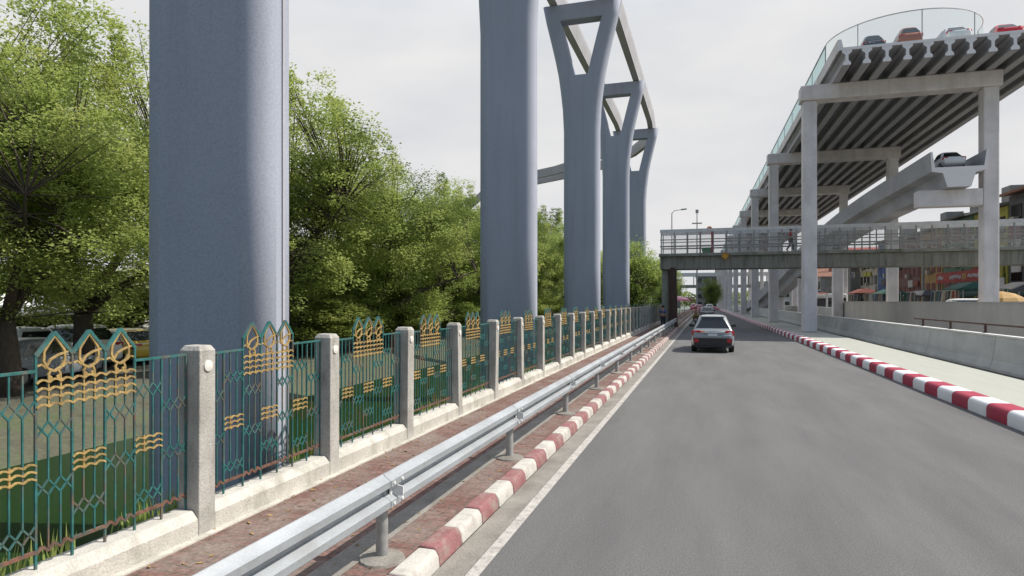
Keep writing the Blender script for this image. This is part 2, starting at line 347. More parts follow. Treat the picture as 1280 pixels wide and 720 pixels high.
# ------------------------------------------------------------------ guardrail
def guardrail():
    t = thing('guardrail', 'galvanised W profile guardrail on round posts along the brick sidewalk', 'guardrail', (-2.47, 4.66, .15))
    z0 = .42; W = [(.015,0),(.03,.02),(.082,.05),(.082,.10),(.01,.14),(.01,.17),(.082,.21),(.082,.26),(.03,.29),(.015,.31)]
    prof = [(x, z0 + z) for x, z in W] + [(x - .007, z0 + z) for x, z in reversed(W)]
    rail = post = pad = refl = None
    for k in range(-3, 14):
        y = 3.5*k
        if k == -3:
            m = MB(); m.loft([[(x + .006, -.12, z) for x, z in prof], [(x, .12, z) for x, z in prof], [(x, 3.5, z) for x, z in prof]])
            rail = m.build('rail', M['zinc'], t, smooth=50)
            p = MB(); p.cyl((-.06, 0, 0), (0, 0, 1), .05, .66, 14); p.box(-.03, .016, -.05, .05, .45, .70)
            post = p.build('post', M['post_steel'], t, smooth=40)
            d = MB(); d.lathe([(.19, 0), (.18, .02), (.10, .04), (.05, .045)], 14, c=(-.06, 0, 0)); pad = d.build('base_pad', M['gutter'], post, smooth=40)
            f = MB()
            f.lathe([(.05, .03), (.05, .036), (.045, .04)], 14, c=(.0, 0, z0 + .155), axis='x')
            for bz in (.075, .235):
                for by in (-.07, .07): f.cyl((.08, by, z0 + bz), (1, 0, 0), .014, .014, 6)
            f.add([(.03, -.005, z0 + .10), (.13, -.005, z0 + .12), (.13, -.005, z0 + .19), (.03, -.005, z0 + .21), (.03, .005, z0 + .10), (.13, .005, z0 + .12), (.13, .005, z0 + .19), (.03, .005, z0 + .21)],
                  [(0,3,2,1),(4,5,6,7),(0,1,5,4),(1,2,6,5),(2,3,7,6),(3,0,4,7)])
            refl = f.build('reflector', M['barrier_top'], t)
            rs, ps, fs = rail, post, refl
        else:
            rs = rail.copy(); COL.objects.link(rs); ps = post.copy(); COL.objects.link(ps); fs = refl.copy(); COL.objects.link(fs)
            q = pad.copy(); COL.objects.link(q); q.parent = ps
        for o in (rs, ps, fs): o.location = (0, y, 0)
        ps.rotation_euler = (rad(random.uniform(-.8, .8)), rad(random.uniform(-.8, .8)), 0)
guardrail()

# ------------------------------------------------------------------ fence with ornamental panels
def fence():
    PY = 2.07; W = 1.87; NS = 21; sp = W/NS
    t = thing('ornamental_fence', 'green iron fence with gold ornaments between concrete posts beside canal', 'fence', (-4.45, 4.72, 0))
    # one panel in its own frame: y along the fence from 0 to W, z height
    g = MB(); au = MB(); ru = MB(); ZB, ZT = .50, 1.755; th = .0057
    def bar(y0, z0, y1, z1, mb=g, w=th, x=0.0):
        d = Vector((0, y1 - y0, z1 - z0)); 
        if d.length < 1e-5: return
        n = Vector((0, -d.z, d.y)).normalized()*w
        p = []
        for zz in (Vector((0, y0, z0)), Vector((0, y1, z1))):
            p.append([zz + n + Vector((x - w, 0, 0)), zz + n + Vector((x + w, 0, 0)), zz - n + Vector((x + w, 0, 0)), zz - n + Vector((x - w, 0, 0))])
        mb.loft(p)
    motifs = {}; waves = []
    wav = []
    a = .055
    for gi in range(7):
        b = gi*3
        if gi % 2 == 1:
            hs = [1.50, .63] if gi not in (3,) else [.72]
            wav.append((b, [1.10, 1.05, 1.0]))
        else:
            hs = [1.34, .93]
            if gi in (4,): hs = [1.36, .98]
        motifs[gi] = hs
    cut = {i: [] for i in range(NS + 1)}
    for gi, hs in motifs.items():
        for h in hs:
            for s_ in (1, -1):
                for q in range(3):
                    y0 = (gi*3 + q)*sp; s0 = s_*(1 if q % 2 == 0 else -1)
                    bar(y0, h + a*s0, y0 + sp, h - a*s0)
            for q in range(0, 4): cut[gi*3 + q].append((h, q))
    for i in range(NS + 1):
        in_crown = 6 <= i <= 15
        z = .36 if i % 3 == 0 else ZB
        ztop = ZT if not in_crown else (1.88 if i % 3 == 0 else 1.70)
        segs = sorted(h for h, q in cut[i] if q in (1, 2))
        cur = z
        if i % 3 == 0:
            bar(i*sp, z, i*sp, ztop, w=.008)
        else:
            for h in segs: bar(i*sp, cur, i*sp, h - a*.9); cur = h + a*.9
            bar(i*sp, cur, i*sp, ztop)
    # rails
    g.box(-.012, .012, 0, 6*sp, ZT - .008, ZT + .012); g.box(-.012, .012, 15*sp, W, ZT - .008, ZT + .012)
    for gi in range(7):
        bb = gi*3*sp
        if gi % 2:
            ru.box(-.011, .011, bb, bb + 3*sp, ZB - .012, ZB + .012)
        else:
            for q in range(6):
                bar(bb + q*sp/2, ZB + (.02 if q % 2 else -.02), bb + (q+1)*sp/2, ZB + (-.02 if q % 2 else .02), ru, .009)
    # crown: three pointed arches with gold buds and waves
    for c in range(3):
        y0 = (6 + 3*c)*sp; y1 = y0 + 3*sp; ym = (y0 + y1)/2
        bar(y0, 1.86, ym, 2.02, g, .012); bar(ym, 2.02, y1, 1.86, g, .012)
        bud = [(0, 2.0), (-.035, 1.95), (-.075, 1.89), (-.078, 1.82), (-.05, 1.77), (0, 1.745), (.05, 1.77), (.078, 1.82), (.075, 1.89), (.035, 1.95), (0, 2.0)]
        for p0, p1 in zip(bud, bud[1:]): bar(ym + p0[0], p0[1], ym + p1[0], p1[1], au, .008)
        lf = [(-.055, 1.79), (-.03, 1.83), (.03, 1.86), (.125, 1.885)]
        for p0, p1 in zip(lf, lf[1:]): bar(ym + p0[0], p0[1], ym + p1[0], p1[1], au, .007, .002)
        for sg in (-1, 1):
            cu = [(sg*.03, 1.75), (sg*.045, 1.72), (sg*.02, 1.70), (sg*.05, 1.68)]
            for p0, p1 in zip(cu, cu[1:]): bar(ym + p0[0], p0[1], ym + p1[0], p1[1], au, .007)
            cu = [(sg*.06, 1.77), (sg*.09, 1.80), (sg*.125, 1.79)]
            for p0, p1 in zip(cu, cu[1:]): bar(ym + p0[0], p0[1], ym + p1[0], p1[1], au, .006)
        for yy in (ym - sp/2, ym + sp/2): bar(yy, 1.49, yy, 1.72, au, .005, .004)
        for r_ in range(4):
            zz = 1.67 - r_*.057
            for q in range(12):
                f0 = abs(math.sin(q*math.pi/4)); f1 = abs(math.sin((q+1)*math.pi/4))
                bar(y0 + q*sp/4, zz + .022*f0, y0 + (q+1)*sp/4, zz + .022*f1, au, .0068, .009)
    for b, zs in wav:
        for zz in zs:
            if zz == zs[0]: wv = MB(); waves.append(wv)
            for q in range(12):
                f0 = abs(math.sin(q*math.pi/4)); f1 = abs(math.sin((q+1)*math.pi/4))
                bar((b + q/4)*sp, zz + .02*f0, (b + (q+1)/4)*sp, zz + .02*f1, wv, .0065, .009)
            if zz == zs[-1]: bar((b + 1)*sp, zs[-1] - .01, (b + 1)*sp, zs[0] + .03, wv, .0066, .002)
    pl = MB(); pl.extr([(-.14, .15), (.12, .15), (.12, .31), (.06, .385), (-.14, .385)], 0, W)
    po = MB()
    def ring(h, e): return [(-.11 + e, -.10 + e, h), (.125 - e, -.10 + e, h), (.125 - e, .10 - e, h), (-.11 + e, .10 - e, h)]
    po.loft([ring(.15, 0), ring(1.80, .004), ring(1.845, .03)])
    md = MB(); md.lathe([(.05, .119), (.05, .134), (.035, .138), (.0, .14)], 18, c=(0, 0, 1.66), axis='x')
    panel = orn = low = plinth = post = medal = None
    for k in range(-3, 30):
        y = PY*k
        if k == -3:
            panel = g.build('iron_panel', M['green_iron'], t, fixn=False)
            orn = au.build('gold_ornament', M['gold'], panel, fixn=False)
            for wv in waves: wv.build('gold_wave', M['gold'], panel, fixn=False)
            low = ru.build('bottom_rail', M['rusty_iron'], panel)
            plinth = pl.build('plinth', M['plinth'], t, bevel=.012)
            post = po.build('post', M['fence_post'], t, bevel=.01)
            medal = md.build('medallion', M['white_plaster'], post, smooth=40)
            P_, L_, S_ = panel, plinth, post
        else:
            P_ = copy_tree(panel, t); L_ = copy_tree(plinth, t); S_ = copy_tree(post, t)
        P_.location = (-.02, y + .10, 0); L_.location = (random.uniform(-.008, .008), y + .10, random.uniform(-.008, .006)); S_.location = (0, y, random.uniform(-.012, .012))
        S_.rotation_euler = (rad(random.uniform(-1.1, 1.1)), rad(random.uniform(-1.0, 1.0)), rad(random.uniform(-2, 2)))
        P_.rotation_euler = (rad(random.uniform(-.5, .5)), rad(random.uniform(-.8, .8)), 0)
fence()

# ------------------------------------------------------------------ Y-shaped piers and the guideway they carry
PX, PY0, PDY = -6.52, 7.55, 13.35
def pier_mesh():
    b = bmesh.new()
    outer = [(-2.4, .98), (4, .98), (9, .98), (11.4, .98), (12.6, 1.04), (13.5, 1.14), (14.4, 1.26)]
    up = [(14.4, 1.26, .36), (15.2, 1.42, .55), (16.0, 1.60, .75), (16.7, 1.77, .93), (17.4, 1.94, 1.12), (18.3, 2.12, 1.32)]
    vl = {}
    def V(x, z):
        k = (round(x, 4), round(z, 4))
        if k not in vl: vl[k] = b.verts.new((x, -.40, z))
        return vl[k]
    for (z0, a), (z1, c) in zip(outer[:-2], outer[1:-1]): b.faces.new([V(-a, z0), V(a, z0), V(c, z1), V(-c, z1)])
    z0, a = outer[-2]; z1, c = outer[-1]
    b.faces.new([V(-a, z0), V(a, z0), V(c, z1), V(.36, z1), V(-.36, z1), V(-c, z1)])
    for s in (-1, 1):
        for (z0, o0, i0), (z1, o1, i1) in zip(up, up[1:]): b.faces.new([V(s*i0, z0), V(s*o0, z0), V(s*o1, z1), V(s*i1, z1)])
    z0, o0, i0 = up[-2]; z1, o1, i1 = up[-1]
    b.faces.new([V(-i0, z0), V(i0, z0), V(i1, z1), V(-i1, z1)])
    bmesh.ops.recalc_face_normals(b, faces=b.faces)
    ex = bmesh.ops.extrude_face_region(b, geom=list(b.faces))
    for v in ex['geom']:
        if isinstance(v, bmesh.types.BMVert): v.co.y = .40
    bmesh.ops.recalc_face_normals(b, faces=b.faces)
    bw = b.edges.layers.float.new('bevel_weight_edge')
    for e in b.edges:
        a_, c_ = e.verts
        if abs(a_.co.y - c_.co.y) > .1 or len(e.link_faces) != 2 or e.calc_face_angle(0) < .8: e[bw] = 0.0
        elif abs(a_.co.z - c_.co.z) < .02: e[bw] = 0.15
        else: e[bw] = 1.0 if min(abs(a_.co.x), abs(c_.co.x)) > .97 and max(a_.co.z, c_.co.z) < 30 else 0.2
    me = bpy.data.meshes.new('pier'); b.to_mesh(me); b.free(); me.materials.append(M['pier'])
    me.polygons.foreach_set('use_smooth', [True]*len(me.polygons)); me.set_sharp_from_angle(angle=rad(50))
    return me
def piers():
    me = pier_mesh()
    labs = ['widest blue grey concrete pier, nearest, standing in the canal behind the fence',
            'blue grey concrete pier second nearest, alone between the two stretches of trees',
            'blue grey Y shaped pier whose forked top is largest in view',
            'blue grey Y shaped pier partly hidden behind the largest fork, fourth along the canal',
            'blue grey Y shaped pier farthest along the fence, where the guideway bends away',
            'blue grey pier of the bent guideway, standing among the trees']
    locs = [(PX - (.10 if k == 0 else 0), PY0 + PDY*k - (.10 if k == 0 else 0), 0) for k in range(5)] + [(-24.2, 84.6, 0)]
    for k, lc in enumerate(locs):
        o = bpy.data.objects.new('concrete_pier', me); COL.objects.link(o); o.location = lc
        if k == 5: o.rotation_euler = (0, 0, rad(64))
        md = o.modifiers.new('Bevel', 'BEVEL'); md.width = .34; md.segments = 7; md.limit_method = 'WEIGHT'
        md.harden_normals = False
        tag(o, labs[k], 'pier', 'piers of the guideway along the canal')
        if k == 0: o.scale.x = 1.05
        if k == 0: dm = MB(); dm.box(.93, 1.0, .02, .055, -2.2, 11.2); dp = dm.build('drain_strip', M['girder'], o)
    t = thing('guideway', 'twin concrete guideway beams resting on the Y shaped piers and bending left', 'guideway', (PX, PY0, 18.3))
    path = [(0, -16), (0, 0), (0, PDY), (0, 2*PDY), (0, 3*PDY), (0, 51), (-.2, 56), (-.9, 59.5), (-2.6, 63.5), (-6, 68.5), (-11, 73), (-17.5, 77), (-25, 86), (-40, 112), (-70, 150)]
    for off in (-1.5, 1.5):
        rings = []
        for i, p in enumerate(path):
            a = Vector(path[max(i-1, 0)]); c = Vector(path[min(i+1, len(path)-1)]); d = (c - a).normalized(); n = Vector((d.y, -d.x))
            q = Vector(p) + n*off
            prof = [(-.22, .0), (.22, .0), (.22, .16), (.36, .62), (.36, 1.0), (-.36, 1.0), (-.36, .62), (-.22, .16)]
            rings.append([(q.x + n.x*u, q.y + n.y*u, w + .01) for u, w in prof])
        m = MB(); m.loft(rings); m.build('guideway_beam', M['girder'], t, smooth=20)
piers()

# ------------------------------------------------------------------ viaduct at the right
VS, VE = 41.0, 272.0
F0, FD, NF = 44.7, 19.6, 11
def viaduct():
    t = thing('elevated_viaduct', 'high concrete road viaduct on rows of girders, cut open at its near end', 'viaduct', RW(8, VS, 0), AR)
    X0 = 8.0
    gd = None
    prof = [(-.21, 15.92), (.21, 15.92), (.21, 16.06), (.08, 16.2), (.08, 16.52), (.26, 16.66), (.26, 16.79), (-.26, 16.79), (-.26, 16.66), (-.08, 16.52), (-.08, 16.2), (-.21, 16.06)]
    for k in range(12):
        if gd is None:
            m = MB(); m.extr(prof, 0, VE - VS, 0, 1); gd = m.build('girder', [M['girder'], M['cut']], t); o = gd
        else:
            o = gd.copy(); COL.objects.link(o)
        o.location = (.42 + 1.035*k, 0, 0)
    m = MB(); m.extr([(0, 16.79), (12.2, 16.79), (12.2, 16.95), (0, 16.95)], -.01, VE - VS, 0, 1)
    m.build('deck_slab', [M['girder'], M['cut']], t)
    pr = [(.0, 16.75), (-.06, 16.75), (-.02, 17.42), (.14, 17.42), (.20, 16.953), (.0, 16.953)]
    m = MB(); m.extr([(-.01, 16.72), (-.07, 16.72), (-.07, 17.42), (.12, 17.42), (.22, 16.953), (-.01, 16.953)], -.02, VE - VS, 0, 1); m.build('parapet', [M['viaduct'], M['cut']], t)
    m = MB(); m.extr([(12.0, 16.953), (12.08, 17.42), (12.27, 17.42), (12.27, 16.72), (12.21, 16.72), (12.21, 16.953)], -.02, VE - VS, 0, 1); m.build('parapet', [M['viaduct'], M['cut']], t)
    m = MB(); m.extr([(5.15, 16.953), (5.65, 16.953), (5.45, 17.45), (5.35, 17.45)], .35, VE - VS, 0, 1); m.build('median_barrier', [M['viaduct'], M['cut']], t)
    # glass screen: along the left parapet, then round the cut end in an arc
    s = thing('glass_screen', 'tinted glass screen on the viaduct parapet curling round its cut end', 'screen', RW(8.05, 45.4, 17.42), AR)
    pts = [(0, y) for y in range(220, 0, -5)]
    pane = None
    for y0 in range(0, 220, 5):
        if pane is None:
            m = MB(); m.box(-.012, .012, .03, 4.97, .0, 1.30); pane = m.build('glass_pane', M['teal_glass'], s); o = pane
        else:
            o = pane.copy(); COL.objects.link(o)
        o.location = (.02, y0, 0)
    m = MB(); m.box(-.03, .06, 0, 220, 1.30, 1.34)
    for y0 in range(0, 225, 5): m.box(0.0, .04, y0 - .03, y0 + .03, 0, 1.30)
    m.build('screen_frame', M['post_steel'], s)
    arc = []
    cx, cy, rx, ry = 4.25, 0.0, 4.25, 4.2
    for i in range(25):
        a = math.pi + math.pi*i/24
        arc.append((cx + rx*math.cos(a), cy + ry*math.sin(a)))
    zb = -.46
    for q in range(4):
        seg = arc[q*6:q*6 + 7]; m = MB()
        m.loft([[(x, y - .01, zb), (x, y + .01, zb), (x, y + .01, 1.30), (x, y - .01, 1.30)] for x, y in seg])
        m.build('curved_pane', M['clear_glass'], s, smooth=40)
    m = MB(); m.tube([(x, y, 1.32) for x, y in arc], .035, 6); m.build('rim', M['barrier_top'], s, smooth=60)
    m = MB()
    for i in (0, 6, 12, 18, 24):
        x, y = arc[i]; m.box(x - .02, x + .02, y - .02, y + .02, zb, 1.29)
    m.tube([(x, y, zb + .02) for x, y in arc], .02, 4)
    m.build('curved_frame', M['post_steel'], s)
    # portal frames
    labs = ['nearest portal frame of the viaduct, with a bracket beam holding the curved ramp', 'second nearest portal frame of the viaduct, just behind the footbridge']
    fr = None
    for k in range(NF):
        lab = labs[k] if k < 2 else ORD[k] + ' portal frame in the row of pale frames under the viaduct'
        loc = RW(0, F0 + FD*k, 0)
        if k == 0:
            f = thing('portal_frame', lab, 'portal frame', loc, AR, 'portal frames under the viaduct')
            for x in (6.98, 16.85):
                m = MB(); h = .41
                m.extr([(x - h, -h), (x + h, -h), (x + h, h), (x - h, h)], (.25 if x < 10 else 0), 14.97, axis='z')
                m.build('column', M['viaduct'], f, bevel=.07)
            m = MB(); m.extr([(6.42, 14.97), (17.4, 14.97), (17.4, 15.915), (6.42, 15.915)], -.55, .55)
            m.build('crossbeam', M['viaduct'], f, bevel=.06)
            fr = f
        else:
            f = copy_tree(fr); f.location = loc; f['label'] = lab
    m = MB(); m.box(13.0, 16.418, -.42, .42, 7.95, 8.96); m.build('bracket_beam', M['viaduct'], fr, bevel=.05)
    # curved ramp
    r = thing('curved_ramp', 'curving concrete box ramp descending under the viaduct, cut open at its near end', 'ramp', RW(14.92, 43.6, 0), AR)
    path = [(14.7,43.5,10.15),(14.55,50,10.05),(14.2,57,9.8),(13.75,64,9.3),(13.2,71,8.5),(12.6,78,7.4),(12.0,85,6.05),(11.4,92,4.7),(10.9,99,3.5),(10.4,108,2.2),(10.0,118,1.2),(9.7,130,.5)]
    path = [(x - 14.7, y - 43.6, z) for x, y, z in path]
    sec = [(-1.62, .95), (-1.50, .95), (-1.36, .02), (1.36, .02), (1.50, .95), (1.62, .95), (1.55, -.05), (1.55, -.22), (.92, -.34), (.66, -1.17), (-.66, -1.17), (-.92, -.34), (-1.55, -.22), (-1.55, -.05)]
    fine = []
    P = [Vector(p) for p in path]
    for i in range(len(P) - 1):
        p0, p1, p2, p3 = P[max(i-1, 0)], P[i], P[i+1], P[min(i+2, len(P)-1)]
        for q in range(4):
            u = q/4
            fine.append(.5*((2*p1) + (p2 - p0)*u + (2*p0 - 5*p1 + 4*p2 - p3)*u*u + (3*p1 - p0 - 3*p2 + p3)*u**3))
    fine.append(P[-1])
    sec = [(u*.93, w) for u, w in sec]
    rings = []
    for i, p in enumerate(fine):
        d = (fine[min(i+1, len(fine)-1)] - fine[max(i-1, 0)]); d.z = 0; d.normalize(); n = Vector((d.y, -d.x, 0))
        rings.append([(p.x + n.x*u, p.y + n.y*u, max(p.z + w, .01 + .0005*j)) for j, (u, w) in enumerate(sec)])
    m = MB(); m.loft(rings, 0, True, 1); m.build('box_girder', [M['ramp'], M['cut']], r, smooth=18)
    for (x, y, z) in [(13.3, 70, 7.3), (12.1, 84, 5.0), (11.1, 96, 2.8)]:
        m = MB(); m.box(x - 14.7 - .45, x - 14.7 + .45, y - 43.6 - .4, y - 43.6 + .4, 0, z); m.build('ramp_column', M['viaduct'], r, bevel=.05)
viaduct()

# ------------------------------------------------------------------ barrier and walls at the right
def barriers():
    t = thing('concrete_barrier', 'long tapered concrete crash barrier with a pale top beside the median path', 'barrier', RW(9.05, 0, 0), AR)
    prof = [(0, 0), (0, .10), (.10, .36), (.20, 1.10), (.42, 1.10), (.52, .36), (.62, .10), (.62, 0)]
    seg = None
    for k in range(-1, 26):
        if seg is None:
            m = MB(); m.extr(prof, .012, 5.988); seg = m.build('barrier_block', M['barrier'], t, bevel=.02)
            m = MB(); m.box(.185, .435, .012, 5.988, 1.10, 1.16); cp = m.build('coping', M['barrier_top'], seg, bevel=.01); o = seg
        else: o = copy_tree(seg, t)
        o.location = (0, 6*k, 0)
    m = MB(); m.tube([(.39, 14, 1.46), (.39, 32.6, 1.46)], .032, 8); rl = m.build('handrail', M['brown_clad'], t)
    br = None
    for k in range(6):
        if br is None:
            m = MB(); m.box(-.03, .03, -.04, .04, 1.16, 1.44); m.box(-.05, .05, -.09, .09, 1.16, 1.19); br = m.build('bracket', M['brown_clad'], t); o = br
        else: o = br.copy(); COL.objects.link(o)
        o.location = (.39, 16 + 3.1*k, 0)
    m = MB(); m.box(-.1, .1, -29, 0, 0, 2.14); m.box(-.13, .13, -29, 0, 2.14, 2.2)
    w = m.build('concrete_wall', M['wall'], None, RW(14.15, 71.5, 0), AR)
    tag(w, 'plain grey rendered wall behind the crash barrier, hiding the market yard', 'wall')
    # wall goes nearer in panels
    w.data.transform(Matrix.Identity(4))
    m = MB()
    for k in range(9): m.box(-.1, .1, -29 - 6.2*(k+1) + .006, -29 - 6.2*k - .006, 0, 2.14); m.box(-.13, .13, -29 - 6.2*(k+1) + .006, -29 - 6.2*k - .006, 2.14, 2.2)
    m.build('wall_panels', M['wall'], w)
    m = MB(); m.box(-.1, .1, 0, 90, 0, 1.5)
    w2 = m.build('concrete_wall', M['barrier'], None, RW(14.15, 71.6, 0), AR)
    tag(w2, 'lower pale grey wall continuing beyond the taller rendered wall', 'wall')
barriers()

# ------------------------------------------------------------------ footbridge
def footbridge():
    t = thing('footbridge', 'weathered grey concrete footbridge with screened railings across the road', 'footbridge', (-3.7, 54, 0), rad(.3))
    L = 52.0
    m = MB(); m.box(0, L, -1.05, 1.05, 4.78, 5.80); m.build('main_girder', M['footbridge'], t, bevel=.03)
    m = MB(); m.box(-.1, L, -1.3, 1.3, 5.80, 6.04); m.build('deck_slab', M['footbridge_slab'], t, bevel=.03)
    pf = None
    for side in (-1.22, 1.22):
        m = MB(); m.box(0, L, side - .05, side + .05, 7.72, 7.96); m.build('top_rail', M['rail_pale'], t)
        m = MB(); m.box(0, L, side - .03, side + .03, 7.10, 7.17); m.box(0, L, side - .03, side + .03, 6.55, 6.66); m.build('mid_rail', M['rail_grey'], t)
        for k in range(0, 48):
            if pf is None:
                m = MB(); m.box(-.042, .042, -.04, .04, 6.04, 7.72); pf = m.build('railing_post', M['rail_grey'], t); o = pf
            else: o = pf.copy(); COL.objects.link(o)
            o.location = (.1 + 1.0*k, side - .012*(1 if side < 0 else -1), 0)
        for k in range(13):
            m = MB(); m.box(4.0*k + .02, 4.0*k + 3.98, side*.965 - .006, side*.965 + .006, 6.06, 7.71); m.build('mesh_screen', M['mesh_screen'], t)
    m = MB(); m.box(.1, .75, -.6, .6, 0, 4.78); m.build('support_column', M['footbridge_slab'], t, bevel=.05)
    m = MB(); m.box(28, 28.9, -.6, .6, 0, 4.78); m.build('support_column', M['footbridge_slab'], t, bevel=.05)
    # brown post on the sidewalk beside the bridge end
    m = MB(); ring = lambda z, r: [(r*math.cos(a)*(1 + .08*math.sin(3*a + z)), r*math.sin(a)*(1 + .08*math.cos(2*a)), z) for a in [2*math.pi*i/12 for i in range(12)]]
    m.loft([ring(0, .44), ring(.5, .36), ring(2, .34), ring(3.5, .33), ring(4.77, .33)])
    tag(m.build('timber_post', M['brown_clad'], None, (-2.72, 53.2, .15), smooth=40), 'thick dark brown post under the left end of the footbridge', 'post')
    # diamond warning sign on the girder
    s = thing('warning_sign', 'small orange yellow diamond sign fixed on the footbridge girder', 'sign', (-3.7 + 4.98, 52.62, 5.75))
    m = MB(); d = .34; m.extr([(0, -d), (d, 0), (0, d), (-d, 0)], -.015, .015); m.build('sign_face', M['sign_yellow'], s, bevel=.01)
    m = MB(); q = .30; w = .02
    for a, b in (((0, -q), (q, 0)), ((q, 0), (0, q)), ((0, q), (-q, 0)), ((-q, 0), (0, -q))):
        m.tube([(a[0], -.018, a[1]), (b[0], -.018, b[1])], .012, 4)
    m.build('sign_border', M['black'], s)
    m = MB(); m.box(-.03, .03, .016, .36, -.03, .03); m.build('sign_arm', M['post_steel'], s)
    # red vendor frame on the deck
    v = thing('vendor_frame', 'red steel vendor frame with an orange cap standing on the footbridge', 'stall', (-.15, 54.1, 6.05))
    for x in (-.45, .45):
        for y in (-.3, .3):
            m = MB(); m.box(x - .06, x + .06, y - .06, y + .06, 0, 1.85); m.build('leg', flat('red_steel', (0.42, .035, .03)), v)
    m = MB(); m.box(-.5, .5, -.35, .35, .62, .70); m.build('shelf', M['red_steel'], v)
    m = MB(); m.loft([[(-.1, -.4, 1.851), (.62, -.4, 1.851), (.62, .4, 1.851), (-.1, .4, 1.851)], [(.15, -.08, 2.2), (.37, -.08, 2.2), (.37, .08, 2.2), (.15, .08, 2.2)]]); m.build('cap', flat('orange_canvas', (.55, .17, .06)), v)
    g = MB(); g.loft([[(x*s_, y*s_, z) for x, y in ((-.4,-.28),(.4,-.28),(.4,.28),(-.4,.28))] for s_, z in ((.8, 0), (1, .45), (1.05, .5))])
    tag(g.build('basket', flat('green_plastic', (.04, .22, .07)), None, (-.1, 54.1, 6.045), bevel=.02), 'green plastic basket under the red vendor frame on the footbridge', 'basket')
footbridge()

# ------------------------------------------------------------------ cars
def car(label, body_mat, loc, rz, kind='suv', W=1.77, L=4.3, H=1.6, group=None, name='car', scale=1.0, rear_detail=True, roofmat=None):
    t = thing(name, label, 'car', loc, rz, group)
    t.scale = (scale, scale, scale)
    hw = W/2; belt = H*.60 if kind != 'sedan' else H*.61
    nose = belt*.88; tail = belt*1.0 if kind != 'sedan' else belt*.98
    gc = .22
    st = [(-L/2, .42, tail*.86, hw*.84), (-L/2 + .06, .34, tail*.97, hw*.93), (-L/2 + .35, gc, belt, hw), (-L*.2, gc, belt*1.0, hw), (L*.05, gc, belt*.99, hw), (L*.24, gc, belt*.97, hw*.99), (L*.36, gc, nose, hw*.97), (L/2 - .14, .26, nose*.88, hw*.88), (L/2, .36, nose*.68, hw*.72)]
    rings = []
    for y, z0, z1, w in st:
        h = z1 - z0
        half = [(w*.80, z0), (w*.96, z0 + .10*h), (w, z0 + .42*h), (w*1.0, z0 + .62*h), (w*.985, z0 + .72*h), (w*.93, z0 + .96*h), (w*.80, z1), (w*.4, z1 + .015)]
        ring = [(x, y, z) for x, z in half] + [(-x, y, z) for x, z in reversed(half)]
        rings.append(ring)
    m = MB(); m.loft(rings); body = m.build('body', body_mat, t, smooth=35)
    # cabin
    if kind == 'sedan': yb0, yb1, yr0, yr1 = -L*.40, L*.24, -L*.22, L*.07
    elif kind == 'van': yb0, yb1, yr0, yr1 = -L*.49, L*.36, -L*.46, L*.22
    else: yb0, yb1, yr0, yr1 = -L*.475, L*.25, -L*.37, L*.06
    wb, wr = hw*.93, (hw*.62 if kind == 'suv' else hw*.70)
    def ringc(f):
        y0 = yb0 + (yr0 - yb0)*f; y1 = yb1 + (yr1 - yb1)*f; w = wb + (wr - wb)*f; z = belt - .02 + (H - belt + .02)*f
        c = .10 + .16*f
        pts = []
        for cx_, cy_, a0 in ((w - c, y1 - c, 0), (-w + c, y1 - c, 90), (-w + c, y0 + c, 180), (w - c, y0 + c, 270)):
            for a in (0, 30, 60, 90): pts.append((cx_ + c*math.cos(rad(a0 + a)), cy_ + c*math.sin(rad(a0 + a)), z))
        return pts
    r9 = ringc(.93); r10 = ringc(1.0)
    cyv = (yr0 + yr1)/2
    r10 = [(x*.86, cyv + (y - cyv)*.93, z) for x, y, z in r10]
    r11 = [(x*.6, cyv + (y - cyv)*.65, z + .025) for x, y, z in r10]
    m = MB(); m.loft([ringc(0), ringc(.5), r9, r10, r11]); m.build('roof', roofmat or body_mat, t, smooth=40)
    def surf(side, u, v, off=.012):
        f = v; y0 = yb0 + (yr0 - yb0)*f; y1 = yb1 + (yr1 - yb1)*f; w = wb + (wr - wb)*f; z = belt - .02 + (H - belt + .02)*f
        if side == 'rear': return Vector((-w + 2*w*u, y0 - off, z))
        if side == 'front': return Vector((w - 2*w*u, y1 + off, z))
        if side == 'right': return Vector((w + off, y0 + (y1 - y0)*u, z))
        return Vector((-w - off, y1 + (y0 - y1)*u, z))
    def panel(nm, side, u0, u1, v0, v1, mat, off=.014, uu0=None, uu1=None):
        uu0 = u0 if uu0 is None else uu0; uu1 = u1 if uu1 is None else uu1
        a = [surf(side, u0, v0, off), surf(side, u1, v0, off), surf(side, uu1, v1, off), surf(side, uu0, v1, off)]
        b = [surf(side, u0, v0, -.01), surf(side, u1, v0, -.01), surf(side, uu1, v1, -.01), surf(side, uu0, v1, -.01)]
        mm = MB(); mm.hull8(b + a); return mm.build(nm, mat, t)
    if kind == 'bus_skip': pass
    panel('rear_window', 'rear', .05, .95, .20, .84, M['carglass'], .012, .13, .87)
    panel('windshield', 'front', .07, .93, .12, .90, M['carglass'])
    for sd in ('right', 'left'):
        e = (.16, .47, .50, .86) if sd == 'right' else (.14, .50, .53, .84)
        panel('side_window', sd, e[0], e[1], .16, .84, M['carglass']); panel('side_window', sd, e[2], e[3], .16, .84, M['carglass'])
    # wheels
    R = .33 if W > 1.6 else .29
    wh = None
    for sx in (-1, 1):
        for y in (-L*.30, L*.31):
            m = MB(); m.lathe([(R*.62, -.11), (R*.94, -.11), (R, -.07), (R, .07), (R*.94, .11), (R*.62, .11)], 20, c=(0, 0, 0), axis='x')
            w_ = m.build('wheel', M['tyre'], t, smooth=35); w_.location = (sx*(hw - .115 + .012), y, R)
            m = MB(); m.lathe([(.03, -.118), (R*.62, -.112), (R*.62, .112), (.03, .118)], 12, axis='x'); m.build('rim', M['rim'], w_, smooth=30)
    # rear
    yr = -L/2
